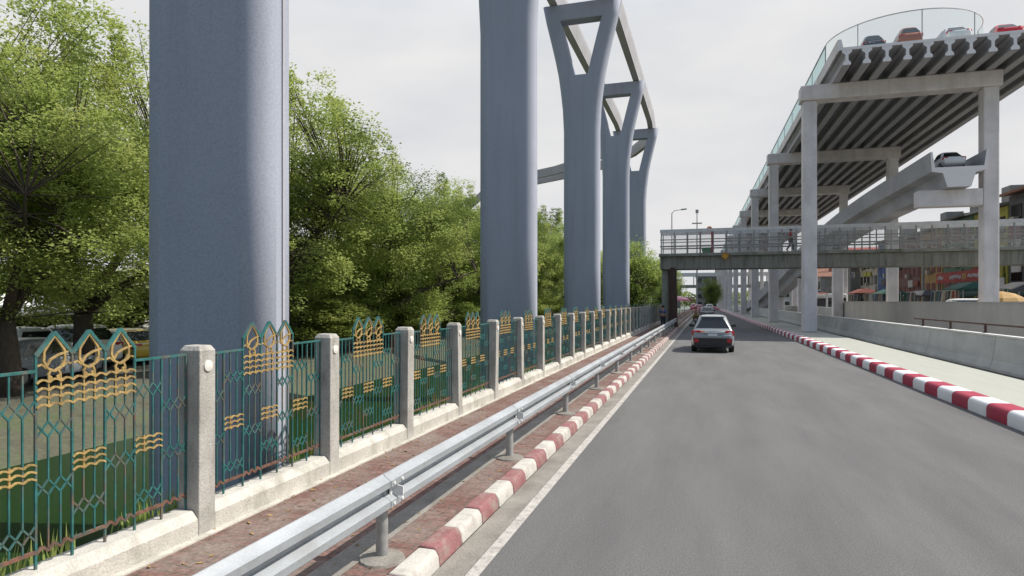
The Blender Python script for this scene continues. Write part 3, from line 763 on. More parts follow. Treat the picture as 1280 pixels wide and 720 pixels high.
    for sx in (-1, 1):
        m = MB(); z0 = belt*.79; z1 = belt*1.04
        p = [(sx*hw*.52, z0 + .14), (sx*hw*.97, z0 - .02), (sx*hw*.985, z1 - .04), (sx*hw*.60, z1 - .03)]
        m.hull8([(p[0][0], yr + .03, p[0][1]), (p[1][0], yr + .32, p[1][1]), (p[2][0], yr + .36, p[2][1]), (p[3][0], yr + .06, p[3][1]),
                 (p[0][0], yr - .012, p[0][1]), (p[1][0]*1.02, yr + .08, p[1][1]), (p[2][0]*1.0, yr + .10, p[2][1]), (p[3][0], yr + .0, p[3][1])])
        m.build('tail_light', M['redlens'], t, bevel=.015)
        if rear_detail:
            m = MB(); m.hull8([(sx*hw*.34, yr + .02, z0 + .15), (sx*hw*.55, yr + .02, z0 + .13), (sx*hw*.60, yr + .03, z1 - .05), (sx*hw*.40, yr + .03, z1 - .06), (sx*hw*.34, yr - .012, z0 + .15), (sx*hw*.55, yr - .016, z0 + .13), (sx*hw*.60, yr - .006, z1 - .05), (sx*hw*.40, yr - .006, z1 - .06)])
            m.build('reversing_light', M['orangelens'] if sx < 0 else M['plate'], t, bevel=.01)
        m = MB(); m.hull8([(sx*hw*.70, L/2 - .16, nose*.66), (sx*hw*.9, L/2 - .30, nose*.70), (sx*hw*.9, L/2 - .32, nose*.86), (sx*hw*.70, L/2 - .18, nose*.82),
                           (sx*hw*.70, L/2 - .04, nose*.66), (sx*hw*.92, L/2 - .17, nose*.70), (sx*hw*.91, L/2 - .2, nose*.86), (sx*hw*.70, L/2 - .08, nose*.82)])
        m.build('headlight', M['plate'], t, bevel=.01)
        m = MB(); mz = belt + .06
        m.hull8([(sx*hw*.93, L*.16, mz), (sx*(hw + .17), L*.16 - .02, mz), (sx*(hw + .17), L*.16 + .07, mz), (sx*hw*.93, L*.16 + .1, mz),
                 (sx*hw*.93, L*.16, mz + .12), (sx*(hw + .17), L*.16 - .02, mz + .14), (sx*(hw + .17), L*.16 + .07, mz + .14), (sx*hw*.93, L*.16 + .1, mz + .12)])
        m.build('mirror', M['black'] if rear_detail else body_mat, t, bevel=.02)
    if rear_detail:
        m = MB(); m.hull8([(-hw*.8, yr + .02, .70), (hw*.8, yr + .02, .70), (hw*.86, yr + .05, .80), (-hw*.86, yr + .05, .80), (-hw*.78, yr - .04, .69), (hw*.78, yr - .04, .69), (hw*.82, yr - .03, .77), (-hw*.82, yr - .03, .77)])
        m.build('tailgate_crease', body_mat, t, bevel=.02)
        m = MB(); m.hull8([(-hw*.94, yr + .30, .27), (hw*.94, yr + .30, .27), (hw*.985, yr + .30, .66), (-hw*.985, yr + .30, .66),
                           (-hw*.86, yr - .025, .30), (hw*.86, yr - .025, .30), (hw*.90, yr - .03, .64), (-hw*.90, yr - .03, .64)])
        m.build('bumper', M['black'], t, bevel=.03)
        for sx in (-1, 1):
            m = MB(); m.box(sx*hw*.76 - .09, sx*hw*.76 + .09, yr - .045, yr - .02, .46, .60); m.build('reflector', M['redlens'], t, bevel=.008)
        m = MB(); m.box(-.36, .36, yr - .02, yr + .1, belt*.74, belt*.88); m.build('plate_recess', M['grey'], t, bevel=.02)
        m = MB(); m.box(-.19, .19, yr - .032, yr - .022, belt*.75, belt*.865); m.build('number_plate', M['plate'], t)
        m = MB(); m.box(-.50, .50, yr - .035, yr + .06, belt*.885, belt*.91); m.build('trim_strip', M['chrome'], t, bevel=.005)
        m = MB(); m.tube([(.0, yb0 - .03, belt + .12), (.28, yb0 + .0, belt + .16)], .012, 5); m.build('wiper', M['black'], t)
        m = MB(); y = yr0 + .02
        m.hull8([(-wr*.92, y, H - .05), (wr*.92, y, H - .05), (wr*.9, y + .25, H - .02), (-wr*.9, y + .25, H - .02), (-wr*.90, y - .16, H - .035), (wr*.90, y - .16, H - .035), (wr*.88, y + .2, H + .015), (-wr*.88, y + .2, H + .015)])
        m.build('spoiler', body_mat, t, bevel=.02)
    return t
car('silver grey hatchback crossover driving ahead on the road, seen from behind', M['silver'], (-.0, 0, 0), 0, 'suv')
CARS = [o for o in COL.objects if o.name.startswith('car') and o.type == 'EMPTY']
def at(px, d, z=0.0):
    """plain trigonometry: ground point seen at distance d along the photograph's axis"""
    f, psi = 800.0, math.atan(245/800)
    r = (px - 640)/f*d
    return Vector((r*math.cos(psi) - d*math.sin(psi), d*math.cos(psi) + r*math.sin(psi), z))
p = at(890.5, 29.6); CARS[0].location = (p.x, p.y, 0)
car('pale silver sedan far ahead in the middle of the road', M['silver'], (-.15, 86, 0), 0, 'sedan', 1.75, 4.4, 1.45)
for i, (x, y, c, lab) in enumerate([(-1.1, 128, 'pink', 'pink taxi nearest of the far traffic on the road'), (.9, 146, 'white', 'white car in the far traffic at the end of the road'), (-2.6, 160, 'pink', 'pink taxi farthest away at the end of the road')]):
    car(lab, M[c], (x - .6, y, 0), 0, 'sedan', 1.75, 4.4, 1.5, None, rear_detail=False)
# cars on the viaduct and on the ramp
up = 16.955
for x, y, c, lab, k, H in [(10.15, 43.35, 'navy', 'dark navy car parked near the left parapet on top of the viaduct', 'suv', 1.35), (11.95, 42.9, 'orange', 'rusty orange car on top of the viaduct beside the median barrier', 'suv', 1.45),
                     (14.4, 43.0, 'white', 'white car on top of the viaduct between the orange and red cars', 'sedan', 1.4), (17.0, 43.3, 'red', 'bright red car on top of the viaduct, rightmost', 'sedan', 1.35)]:
    p = RW(x, y + .3, up); car(lab, M[c], p, AR, k, 1.5, 3.3, H, 'cars on the viaduct', scale=.84, rear_detail=False)
p = RW(14.85, 45.4, 10.18); car('silver white car near the cut end of the curved ramp', M['white'], p, AR, 'sedan', 1.55, 3.6, 1.4, scale=.8, rear_detail=False)
# parked cars across the canal
for x, y, c, k, H, r, lab in [(-24.0, 16.7, 'white', 'suv', 1.7, 82, 'white sport utility car parked across the canal beside the dark tree trunk'),
                          (-20.8, 15.2, 'grey', 'sedan', 1.45, 10, 'grey sedan parked at the canal bank, lowest at the left edge'),
                          (-24.4, 19.1, 'white', 'suv', 1.7, 88, 'white car parked left of the yellow green taxi across the canal'),
                          (-24.2, 21.5, 'yellow', 'sedan', 1.45, 80, 'yellow green taxi parked across the canal behind the fence crown'),
                          (-24.2, 23.9, 'grey', 'suv', 1.65, 95, 'dark grey car parked across the canal next to the yellow taxi'),
                          (-24.2, 26.3, 'white', 'suv', 1.65, 88, 'white car parked across the canal left of the nearest pier'),
                          (-23.5, 40.0, 'white', 'sedan', 1.5, 85, 'white sedan parked under the trees between the first two piers'),
                          (-23.5, 52.0, 'silver', 'suv', 1.6, 85, 'silver car parked under the trees near the second pier')]:
    car(lab, M[c], (x, y, -.4), rad(r), k, 1.75, 4.3, H, 'cars parked across the canal', rear_detail=False)

# ------------------------------------------------------------------ people and motorbike
def skinned(name, joints, edges, mat, parent, sub=2, root=0):
    me = bpy.data.meshes.new(name); names = list(joints)
    me.from_pydata([joints[n][:3] for n in names], [(names.index(a), names.index(b)) for a, b in edges], [])
    me.materials.append(mat)
    o = bpy.data.objects.new(name, me); COL.objects.link(o); o.parent = parent
    md = o.modifiers.new('Skin', 'SKIN'); md.use_smooth_shade = True
    sv = me.skin_vertices[0].data
    for i, n in enumerate(names):
        r = joints[n][3]; sv[i].radius = (r, r) if not isinstance(r, tuple) else r
        sv[i].use_root = (i == root)
    s = o.modifiers.new('Sub', 'SUBSURF'); s.levels = sub; s.render_levels = sub
    return o
BODY = [('pelvis','belly'),('belly','chest'),('chest','neck'),('neck','chin'),('chin','head'),('chest','lsh'),('lsh','lel'),('lel','lwr'),('lwr','lha'),('chest','rsh'),('rsh','rel'),('rel','rwr'),('rwr','rha'),
        ('pelvis','lhip'),('lhip','lkn'),('lkn','lan'),('lan','lto'),('pelvis','rhip'),('rhip','rkn'),('rkn','ran'),('ran','rto')]
def person(label, loc, rz, J, shirt, trousers, helmet=None, group=None):
    t = thing('person', label, 'person', loc, rz, group)
    skinned('body', J, BODY, M['skin'], t)
    def part(nm, keys, mat, grow, extra=None):
        d = {}
        for k in keys:
            q = J[k]; r = q[3]; d[k] = (q[0], q[1], q[2], (r + grow) if not isinstance(r, tuple) else (r[0] + grow, r[1] + grow))
        skinned(nm, d, [e for e in BODY if e[0] in d and e[1] in d], mat, t)
    part('shirt', ['belly', 'chest', 'lsh', 'lel', 'rsh', 'rel'], shirt, .022)
    part('trousers', ['pelvis', 'lhip', 'lkn', 'lan', 'rhip', 'rkn', 'ran'], trousers, .02)
    h = Vector(J['head'][:3]); m = MB()
    prof = [(.001, -.02), (.10, -.02), (.125, .03), (.118, .08), (.085, .125), (.04, .145), (.001, .15)]
    m.lathe([(r*(1.12 if helmet else .95), z) for r, z in prof], 16, c=(h.x, h.y, h.z)); m.build('helmet' if helmet else 'hair', helmet or M['hair'], t, smooth=60)
    return t
def walk_joints(st=.28):
    return {'pelvis': (0,0,.92,.13), 'belly': (0,0,1.08,(.14,.10)), 'chest': (0,.01,1.30,(.17,.11)), 'neck': (0,.02,1.47,.055), 'chin': (0,.03,1.54,.06), 'head': (0,.02,1.63,.09),
     'lsh': (-.19,0,1.38,.06), 'lel': (-.24,.10,1.12,.045), 'lwr': (-.22,.24,.93,.035), 'lha': (-.22,.28,.85,.032), 'rsh': (.19,0,1.38,.06), 'rel': (.24,-.12,1.12,.045), 'rwr': (.24,-.10,.90,.035), 'rha': (.24,-.08,.82,.032),
     'lhip': (-.10,0,.85,.10), 'lkn': (-.10,-.02,.48,.07), 'lan': (-.10,-st,.09,.048), 'lto': (-.10,-st + .16,.04,.04), 'rhip': (.10,0,.85,.10), 'rkn': (.10,st*.62,.50,.07), 'ran': (.10,st*.75,.09,.048), 'rto': (.10,st*.75 + .17,.04,.04)}
J = walk_joints()
p = at(988, 49.0); person('person in a red top walking along the footbridge deck', (p.x, p.y, 6.05), rad(-90), J, flat('cloth_red', (.40, .03, .04)), flat('cloth_dark', (.03, .03, .04)))
person('person in a blue shirt walking on the sidewalk under the footbridge end', (-3.3, 50.3, .15), rad(5), walk_joints(.2), flat('cloth_blue', (.07, .10, .22)), flat('cloth_dark', (.03, .03, .04)))
def motorbike(loc):
    t = thing('motorbike', 'small dark motorbike carrying a rider near the road edge far ahead', 'motorbike', loc, 0)
    for y in (-.62, .62):
        m = MB(); R = .29; n = 20
        rings = []
        for k in range(n + 1):
            a = 2*math.pi*k/n
            rings.append([(.05*math.cos(b), y + (R - .05 + .05*math.sin(b))*math.cos(a), R + (R - .05 + .05*math.sin(b))*math.sin(a)) for b in [2*math.pi*q/8 for q in range(8)]])
        m.loft(rings, cap=False); w = m.build('wheel', M['tyre'], t, smooth=60)
        m = MB(); m.lathe([(.03, -.03), (R*.7, -.015), (R*.7, .015), (.03, .03)], 12, c=(0, y, R), axis='x'); m.build('rim', M['rim'], w)
    m = MB(); m.loft([[(x*w, y, z + h*q) for x, q in ((-1, 0), (1, 0), (1.0, .7), (.6, 1), (-.6, 1), (-1, .7))] for y, w, z, h in ((-.85, .05, .62, .08), (-.5, .13, .48, .26), (0, .15, .32, .34), (.25, .12, .30, .22), (.45, .10, .45, .5), (.55, .08, .62, .36))])
    m.build('fairing', M['dark'], t, smooth=40)
    m = MB(); m.box(-.13, .13, -.75, .12, .74, .82); m.build('seat', M['black'], t, bevel=.03)
    m = MB(); m.tube([(-.36, .32, 1.02), (-.2, .42, 1.0), (0, .45, .98), (.2, .42, 1.0), (.36, .32, 1.02)], .016, 6); m.build('handlebar', M['post_steel'], t)
    m = MB(); m.box(-.09, .09, -.90, -.84, .62, .70); m.build('tail_light', M['redlens'], t, bevel=.01)
    m = MB(); m.box(-.10, .10, -.93, -.915, .42, .56); m.build('number_plate', M['plate'], t)
    m = MB(); m.box(-.05, .05, -.93, -.60, .56, .60); m.build('mudguard', M['black'], t)
bp_ = Vector((-1.10, 63, 0))
motorbike(bp_)
JR = {'pelvis': (0,-.2,.90,.14), 'belly': (0,-.18,1.05,(.15,.11)), 'chest': (0,-.08,1.28,(.18,.12)), 'neck': (0,-.03,1.45,.055), 'chin': (0,0,1.52,.065), 'head': (0,0,1.60,.09),
      'lsh': (-.20,-.06,1.36,.065), 'lel': (-.32,.10,1.16,.048), 'lwr': (-.32,.28,1.06,.036), 'lha': (-.33,.33,1.05,.035), 'rsh': (.20,-.06,1.36,.065), 'rel': (.32,.10,1.16,.048), 'rwr': (.32,.28,1.06,.036), 'rha': (.33,.33,1.05,.035),
      'lhip': (-.12,-.15,.86,.11), 'lkn': (-.22,.25,.72,.075), 'lan': (-.20,.05,.34,.05), 'lto': (-.20,.22,.28,.042), 'rhip': (.12,-.15,.86,.11), 'rkn': (.22,.25,.72,.075), 'ran': (.20,.05,.34,.05), 'rto': (.20,.22,.28,.042)}
person('motorbike rider in a pink shirt and olive trousers, seen from behind', bp_, 0, JR, flat('cloth_pink', (.80, .52, .52)), flat('cloth_olive', (.34, .24, .07)), helmet=flat('helmet_red', (.42, .10, .10), .3))

# ------------------------------------------------------------------ trees
def tree_meshes(seed, H, R, zb, nclump, nleaf, lsize, lean=0.0, wisp=0):
    rnd = random.Random(seed)
    wood = MB(); lv = []; lf = []
    fork = Vector((rnd.uniform(-.3, .3) + lean*.4, rnd.uniform(-.3, .3), zb + .5))
    tr = .028*H
    wood.tube([(0, 0, -.3), (fork.x*.3, fork.y*.2, fork.z*.45), fork], [tr*1.25, tr, tr*.85], 9)
    nodes = [(fork, tr*.8)]
    nl = 6
    for i in range(nl):
        a = 2*math.pi*i/nl + rnd.uniform(-.4, .4); el = rnd.uniform(.35, 1.25)
        ln = (H - fork.z)*rnd.uniform(.55, .8)
        tip = fork + Vector((math.cos(a)*math.cos(el)*ln*.9, math.sin(a)*math.cos(el)*ln*.9, math.sin(el)*ln*.85))
        mid = fork.lerp(tip, .5) + Vector((rnd.uniform(-.4, .4), rnd.uniform(-.4, .4), rnd.uniform(-.1, .5)))
        wood.tube([fork, fork.lerp(mid, .5) + Vector((0, 0, .1)), mid, mid.lerp(tip, .5), tip], [tr*.62, tr*.5, tr*.36, tr*.24, tr*.1], 6)
        for q in (fork.lerp(mid, .6), mid, mid.lerp(tip, .33), mid.lerp(tip, .66), tip): nodes.append((q, tr*.2))
    cz = (H + zb)/2 + .3; hz = (H - zb)/2
    off = Vector((seed*7.3, seed*1.7, 0))
    pts = []
    while len(pts) < nclump:
        v = Vector((rnd.gauss(0, 1), rnd.gauss(0, 1), rnd.gauss(0, 1)))
        if v.length < .01: continue
        v.normalize()
        rr = rnd.random()**.42
        lump = 1 + .34*noise.noise(v*1.9 + off) + .16*noise.noise(v*4.7 + off)
        q = Vector((v.x*R*rr*lump, v.y*R*rr*lump, cz + v.z*hz*rr*lump))
        if noise.noise(q*.42 + off*3) < -.30: continue     # gaps
        if q.z < .7: continue
        pts.append((q, rnd.uniform(.45, .95)))
    for i in range(wisp):
        a = rnd.uniform(0, 6.28); rr = R*rnd.uniform(.1, .75)
        top = H*rnd.uniform(.90, 1.0)*(1 - .18*(rr/R)**2)
        for k in range(4): pts.append((Vector((math.cos(a)*rr + rnd.uniform(-.2, .2), math.sin(a)*rr + rnd.uniform(-.2, .2), top + k*.32)), .30))
    for q, cr in pts:
        nd = min(nodes, key=lambda n: (n[0] - q).length_squared*(1 if n[0].z < q.z + .3 else 1.6))
        mid = nd[0].lerp(q, .55) + Vector((rnd.uniform(-.15, .15), rnd.uniform(-.15, .15), rnd.uniform(0, .2)))
        if (q - nd[0]).length > .3 and rnd.random() < .8: wood.tube([nd[0], mid, q], [.034, .022, .009], 3, cap=False)
        out = Vector((q.x, q.y, (q.z - cz)*.5)); 
        if out.length > .1: out.normalize()
        n = int(nleaf*cr/.7*rnd.uniform(.6, 1.3))
        for k in range(n):
            a = rnd.uniform(0, 6.2832); rr = cr*math.sqrt(rnd.random())
            c = q + Vector((math.cos(a)*rr, math.sin(a)*rr, rnd.gauss(0, .16)*cr/.6 - .16*rr*rr/cr))
            d = Vector((math.cos(a) + rnd.gauss(0, .6), math.sin(a) + rnd.gauss(0, .6), rnd.gauss(-.1, .45))) + out*.4
            if d.length < .05: continue
            d.normalize()
            s = lsize*rnd.uniform(.6, 1.35)
            up_ = Vector((rnd.gauss(0, .45), rnd.gauss(0, .45), 1)); w = d.cross(up_)
            if w.length < .05: continue
            w = w.normalized()*s*.28
            o = len(lv); nn = w.cross(d).normalized()*s*.10
            lv += [c - d*s*.5, c + w + nn, c + d*s*.5, c - w + nn]
            lf.append((o, o + 1, o + 2, o + 3))
    fm = bpy.data.meshes.new('crown'); fm.from_pydata([tuple(v) for v in lv], [], lf); fm.update()
    wm = wood.mesh('trunk', M['bark']); wm.polygons.foreach_set('use_smooth', [True]*len(wm.polygons))
    return wm, fm
def plant(kinds, k, label, loc, rz, s, leafmat, group=None, name='leafy_tree'):
    wm, fm = kinds[k]
    t = thing(name, label, 'tree', loc, rz, group); t.scale = s if isinstance(s, tuple) else (s, s, s)
    o = bpy.data.objects.new('trunk', wm); COL.objects.link(o); o.parent = t
    key = (fm.name, leafmat.name)
    if key not in LM:
        f2 = fm if not fm.materials else fm.copy()
        if f2.materials: f2.materials[0] = leafmat
        else: f2.materials.append(leafmat)
        LM[key] = f2
    c = bpy.data.objects.new('crown', LM[key]); COL.objects.link(c); c.parent = t
    return t
LM = {}
KINDS = [tree_meshes(3, 11.0, 4.9, 2.0, 470, 190, .135, wisp=10), tree_meshes(8, 11.5, 4.8, 1.6, 470, 190, .135, wisp=8), tree_meshes(15, 10.0, 5.4, .9, 520, 190, .135, wisp=5), tree_meshes(21, 7.2, 2.3, 1.0, 260, 130, .15)]
TG = 'trees along the far bank of the canal'
for i, (x, y, k, s, r, lm, lab) in enumerate([
    (-18.6, 3.0, 1, .78, 20, 'leaf', 'feathery olive green tree at the left edge, nearest of the canal trees'),
    (-18.6, 13.0, 0, .84, 75, 'leaf', 'tall thin topped olive tree with a dark trunk at the left edge'),
    (-21.5, 17.5, 1, 1.06, 200, 'leaf', 'sparse topped olive tree just left of the widest pier'),
    (-19.5, 26.0, 1, 1.14, 130, 'leaf', 'tallest olive tree, its top just right of the widest pier'),
    (-18.5, 33.0, 2, 1.05, 10, 'leaf', 'broad rounded green tree between the first and second pier'),
    (-18.0, 41.0, 0, .93, 250, 'leaf_green', 'green tree with a sloping top behind the bright broad tree'),
    (-18.5, 49.5, 2, 1.1, 320, 'leaf', 'olive tree just left of the second pier'),
    (-18.0, 58.5, 1, .92, 40, 'leaf', 'olive tree mostly hidden behind the second pier'),
    (-17.0, 68.0, 2, 1.0, 100, 'leaf_green', 'light green tree between the second pier and the largest fork'),
    (-21.0, 80.0, 0, 1.25, 160, 'leaf_dark', 'dark green tree under the bent guideway'),
    (-15.0, 90.0, 2, 1.0, 220, 'leaf_green', 'green tree seen between the third and fourth pier'),
    (-13.0, 104.0, 1, .9, 280, 'leaf_green', 'farthest green tree of the canal row'),
    (-27.5, 32.0, 2, .8, 45, 'leaf_dark', 'dark lower tree behind the broad rounded tree'),
    (-28.5, 46.0, 2, .8, 145, 'leaf_dark', 'dark lower tree behind the second pier'),
    (-31.0, 9.0, 2, .85, 245, 'leaf_dark', 'dark tree behind the parked white cars at the left edge')]):
    plant(KINDS, k, lab, (x, y, -.4), rad(r), s, M[lm], TG)
plant(KINDS, 3, 'dense bright green small tree beside the left end of the footbridge', (-6.6, 57.5, -.6), 0, (1.15, 1.15, 1.08), M['leaf_green'])
plant(KINDS, 3, 'small green tree in front of the far white footbridge', (1.0, 175, 0), 1.0, (1.1, 1.1, 1.05), M['leaf_dark'])
plant(KINDS, 3, 'pale grey green tree at the left of the far road', (-8.0, 120, 0), 2.0, (1.5, 1.5, 1.3), M['leaf_dark'])
plant(KINDS, 3, 'slim dark tree rising behind the market roofs', RW(47, 118, 0), 2.6, (1.2, 1.2, 2.3), M['leaf_dark'])
def shrub(label, x, y, s, r):
    t = plant(KINDS, 3, label, (x, y, -.5), r, s, M['leaf'] if int(y) % 2 else M['leaf_green'], 'shrubs under the canal trees', name='bushy_shrub'); t['category'] = 'shrub'
for i, (x, y) in enumerate([(-19.2, 27.5), (-19.6, 30.6), (-19.0, 35.8), (-19.4, 39.0), (-19.0, 44.2), (-19.5, 47.0), (-19.0, 53.0), (-19.2, 57.0), (-18.5, 63.0), (-18.0, 72.0)]):
    shrub(ORD[i] + ' bushy shrub on the far bank beyond the widest pier', x, y, (1.25 + .1*(i % 3), 1.25, .42 + .05*(i % 4)), i*1.3)
for i, (x, y) in enumerate([(-33.5, 14.0), (-34.0, 24.5), (-34.5, 29.5)]):
    shrub(['shrub', 'middle shrub', 'rightmost shrub'][i] + ' behind the white cars parked across the canal' + [' at the left edge', ' beside the tent', ' near the widest pier'][i], x, y, (1.7, 1.7, .62), i*2.1)
def far_wood():
    rnd = random.Random(5); lv = []; lf = []
    for i in range(26000):
        x = rnd.uniform(-150, 60); h = 5 + 4.5*abs(noise.noise(Vector((x*.06, 2, 0)))) + 2*noise.noise(Vector((x*.3, 7, 0)))
        c = Vector((x, 262 + rnd.uniform(-5, 5), h*rnd.random()**.7)); s = rnd.uniform(.35, .8)
        d = Vector((rnd.gauss(0, 1), rnd.gauss(0, 1), rnd.gauss(0, 1))).normalized(); w = d.cross(Vector((rnd.gauss(0, 1), rnd.gauss(0, 1), rnd.gauss(0, 1)))).normalized()*s*.4
        o = len(lv); lv += [c - d*s*.6, c + w, c + d*s*.6, c - w]; lf.append((o, o+1, o+2, o+3))
    me = bpy.data.meshes.new('far_wood'); me.from_pydata([tuple(v) for v in lv], [], lf); me.materials.append(M['leaf_dark'])
    o = bpy.data.objects.new('far_wood', me); COL.objects.link(o); tag(o, 'distant belt of trees closing the end of the road', 'trees', kind='stuff')
far_wood()
def litter():
    rnd = random.Random(9); v = []; f = []
    for i in range(900):
        y = rnd.uniform(1.5, 30)**1.0; x = -4.33 + 1.9*rnd.random()**1.7; s = rnd.uniform(.015, .04); a = rnd.uniform(0, 6.28); z = .153 + rnd.random()*.012
        d = Vector((math.cos(a), math.sin(a), rnd.uniform(-.2, .2)))*s; w = Vector((-math.sin(a), math.cos(a), rnd.uniform(-.3, .3)))*s*.45
        c = Vector((x, y, z)); o = len(v); v += [c - d, c + w, c + d, c - w]; f.append((o, o+1, o+2, o+3))
    me = bpy.data.meshes.new('leaf_litter'); me.from_pydata([tuple(q) for q in v], [], f); me.materials.append(M['litter'])
    o = bpy.data.objects.new('leaf_litter', me); COL.objects.link(o); tag(o, 'dry fallen leaves scattered on the brick sidewalk', 'leaves', kind='stuff')
    v = []; f = []
    for i in range(2600):
        y = rnd.uniform(1.5, 40); cl = noise.noise(Vector((y*.8, 3, 1)))
        if cl < .0: continue
        x = -4.62 - rnd.random()*.12; h = rnd.uniform(.05, .16)*(1 + cl); a = rnd.uniform(0, 6.28)
        c = Vector((x, y, .30)); d = Vector((math.cos(a)*.05, math.sin(a)*.05, h + .08)); w = Vector((-math.sin(a), math.cos(a), 0))*.012
        o = len(v); v += [c - w, c + w, c + d]; f.append((o, o+1, o+2))
    me = bpy.data.meshes.new('weeds'); me.from_pydata([tuple(q) for q in v], [], f); me.materials.append(M['leaf_green'])
    o = bpy.data.objects.new('weeds', me); COL.objects.link(o); tag(o, 'tufts of weeds growing behind the white fence plinth', 'weeds', kind='stuff')
litter()

# ------------------------------------------------------------------ market at the right and far background
def shop(label, x, y, w, d, h, wall, roofm, nrow, ncol, win, awn=None, sign=None, gable=False):
    t = thing('shop_building', label, 'building', RW(x, y, 0), AR)
    m = MB(); m.box(0, d, 0, w, 0, h); m.build('wall', wall, t)
    m = MB()
    if gable: m.extr([(-.6, h), (w + .6, h), (w/2, h + w*.32)], -.7, d + .5, axis='x')
    else: m.hull8([(-.9, -.1, h + .003), (d, -.1, h + 1.2), (d, w + .1, h + 1.2), (-.9, w + .1, h + .003), (-.9, -.1, h + .25), (d, -.1, h + 1.5), (d, w + .1, h + 1.5), (-.9, w + .1, h + .25)])
    m.build('roof', roofm, t)
    wn = None
    for r in range(nrow):
        for c in range(ncol):
            cw = w/ncol; z = h - 1.0 - 2.9*r
            m = MB(); m.box(-.05, .02, -cw*.32, cw*.32, -1.6, 0)
            if wn is None: wn = m.build('window', win, t); o = wn
            else: o = wn.copy(); COL.objects.link(o)
            o.location = (-.01, cw*(c + .5), z)
    m = MB(); m.box(-.06, .02, .5, w - .5, .1, 2.7); m.build('shopfront', M['black'], t)
    if awn:
        m = MB(); m.hull8([(-2.6, .3, 2.75), (-.07, .3, 3.3), (-.07, w - .3, 3.3), (-2.6, w - .3, 2.75), (-2.6, .3, 2.95), (-.07, .3, 3.5), (-.07, w - .3, 3.5), (-2.6, w - .3, 2.95)]); m.build('awning', awn, t)
    rq = random.Random(int(y*7))
    for k in range(4):
        cy = w*(k + .5)/4 + rq.uniform(-.4, .4); z0 = rq.choice([h - 3.6, h - 6.5, h - 3.5]); hh = rq.uniform(.7, 1.5)
        m = MB(); m.box(-.22 - .02*k, -.07, cy - w*.1, cy + w*.1, z0 - hh/2, z0 + hh/2); m.build('shop_board', cols[rq.choice(['white', 'rust', 'yellow', 'blue', 'teal', 'dgrey', 'cream', 'green'])], t)
    for k in range(3):
        cy = w*(k + .5)/3 + rq.uniform(-.5, .5); m = MB(); m.box(-.5, -.07, cy - .45, cy + .45, h - 2.75 - 2.9*(k % 2), h - 2.2 - 2.9*(k % 2)); m.build('air_conditioner', cols['cream'], t)
    m = MB(); m.box(w*.15, w*.15 + 2, w*.3, w*.3 + 2, h + .3, h + 2.4); m.build('water_tank', cols['grey'], t)
    if sign:
        m = MB(); m.box(-.35, -.08, .2, w - .2, 4.0, 5.3); sg = m.build('signboard', sign, t)
    return t
roof_d = flat('dark_roof', (.085, .08, .075)); roof_r = flat('rust_roof', (.22, .10, .06)); roof_g = flat('grey_roof', (.28, .29, .28))
glassd = M['carglass']
cols = dict(yellow=flat('wall_yellow', (.42, .40, .08)), blue=flat('wall_blue', (.10, .17, .32)), red=flat('wall_red', (.17, .095, .08)), grey=flat('wall_grey', (.22, .22, .21)), cream=flat('wall_cream', (.42, .38, .30)), orange=flat('wall_orange', (.40, .25, .09)), green=flat('wall_green', (.10, .17, .12)), rust=flat('rust_canvas', (.24, .07, .05)), teal=flat('awning_green', (.02, .09, .07)), dgrey=flat('wall_dark', (.10, .10, .105)), white=flat('wall_white', (.45, .45, .43)))
rs = flat('sign_red', (.36, .06, .055)); wb = flat('window_brown', (.16, .06, .05)); wblue = flat('window_blue', (.05, .09, .25))
BX = 30.0
shop('dark grey shop block at the right edge under a rust brown roof', BX, 62, 13, 12, 12.6, cols['dgrey'], roof_r, 3, 4, glassd, cols['teal'])
shop('yellow green shop block right of the tall viaduct column', BX, 75.3, 8, 11, 11.8, cols['yellow'], roof_g, 3, 3, glassd, cols['teal'])
shop('dull green shop block behind the tall viaduct column', BX, 83.6, 9, 11, 11.9, cols['green'], roof_d, 3, 3, wb, cols['teal'])
shop('orange topped shop block with brown shutters left of the tall column', BX, 93, 8, 11, 11.4, cols['orange'], roof_d, 3, 4, wb, cols['teal'])
shop('brick red shop block with brown shutters in the market row', BX, 101.3, 10, 11, 11.2, cols['red'], roof_d, 3, 5, wb)
shop('blue shop block with blue windows in the market row', BX, 111.6, 11, 11, 11.8, cols['blue'], roof_d, 3, 4, wblue, cols['teal'])
shop('cream shop block left of the blue one in the market row', BX, 123, 12, 11, 10.6, cols['cream'], roof_d, 3, 5, glassd)
shop('grey hall with a red gable roof seen through the footbridge railing', BX - 2, 136, 14, 12, 8.5, cols['grey'], flat('red_gable', (.36, .06, .05)), 2, 5, glassd, None, None, True)
shop('pale hall with a rusty gable roof at the far end of the market row', BX - 4, 152, 16, 12, 7.5, cols['white'], roof_r, 2, 5, glassd, None, None, True)
# red fascia with pale lettering strokes over the stalls
def fascia():
    t = thing('shop_sign', 'long red fascia sign with pale scrawled lettering over the market stalls', 'sign', RW(26.5, 71.5, 0), AR)
    m = MB(); m.box(0, .2, 0, 12.5, 4.2, 5.35); m.build('sign_board', rs, t)
    m = MB(); rnd = random.Random(4)
    for (a, b, s) in ((.8, 3.6, .16), (5.2, 8.4, .2), (10.2, 11.9, .22)):
        y = b; pts = []
        k = 0
        while y > a:
            pts.append((-.02, y, 4.78 + (s if k % 2 else -s)*rnd.uniform(.5, 1.3))); y -= rnd.uniform(.09, .2); k += 1
        m.tube(pts, .045, 4)
    m.build('lettering', M['plate'], t)
    m = MB(); m.box(-.03, -.003, 4.0, 5.0, 4.45, 5.1); m.build('sign_patch', cols['orange'], t)
    for y in (.3, 6.2, 12.2):
        m = MB(); m.box(.05, .18, y - .08, y + .08, 0, 4.2); m.build('sign_post', M['post_steel'], t)
fascia()
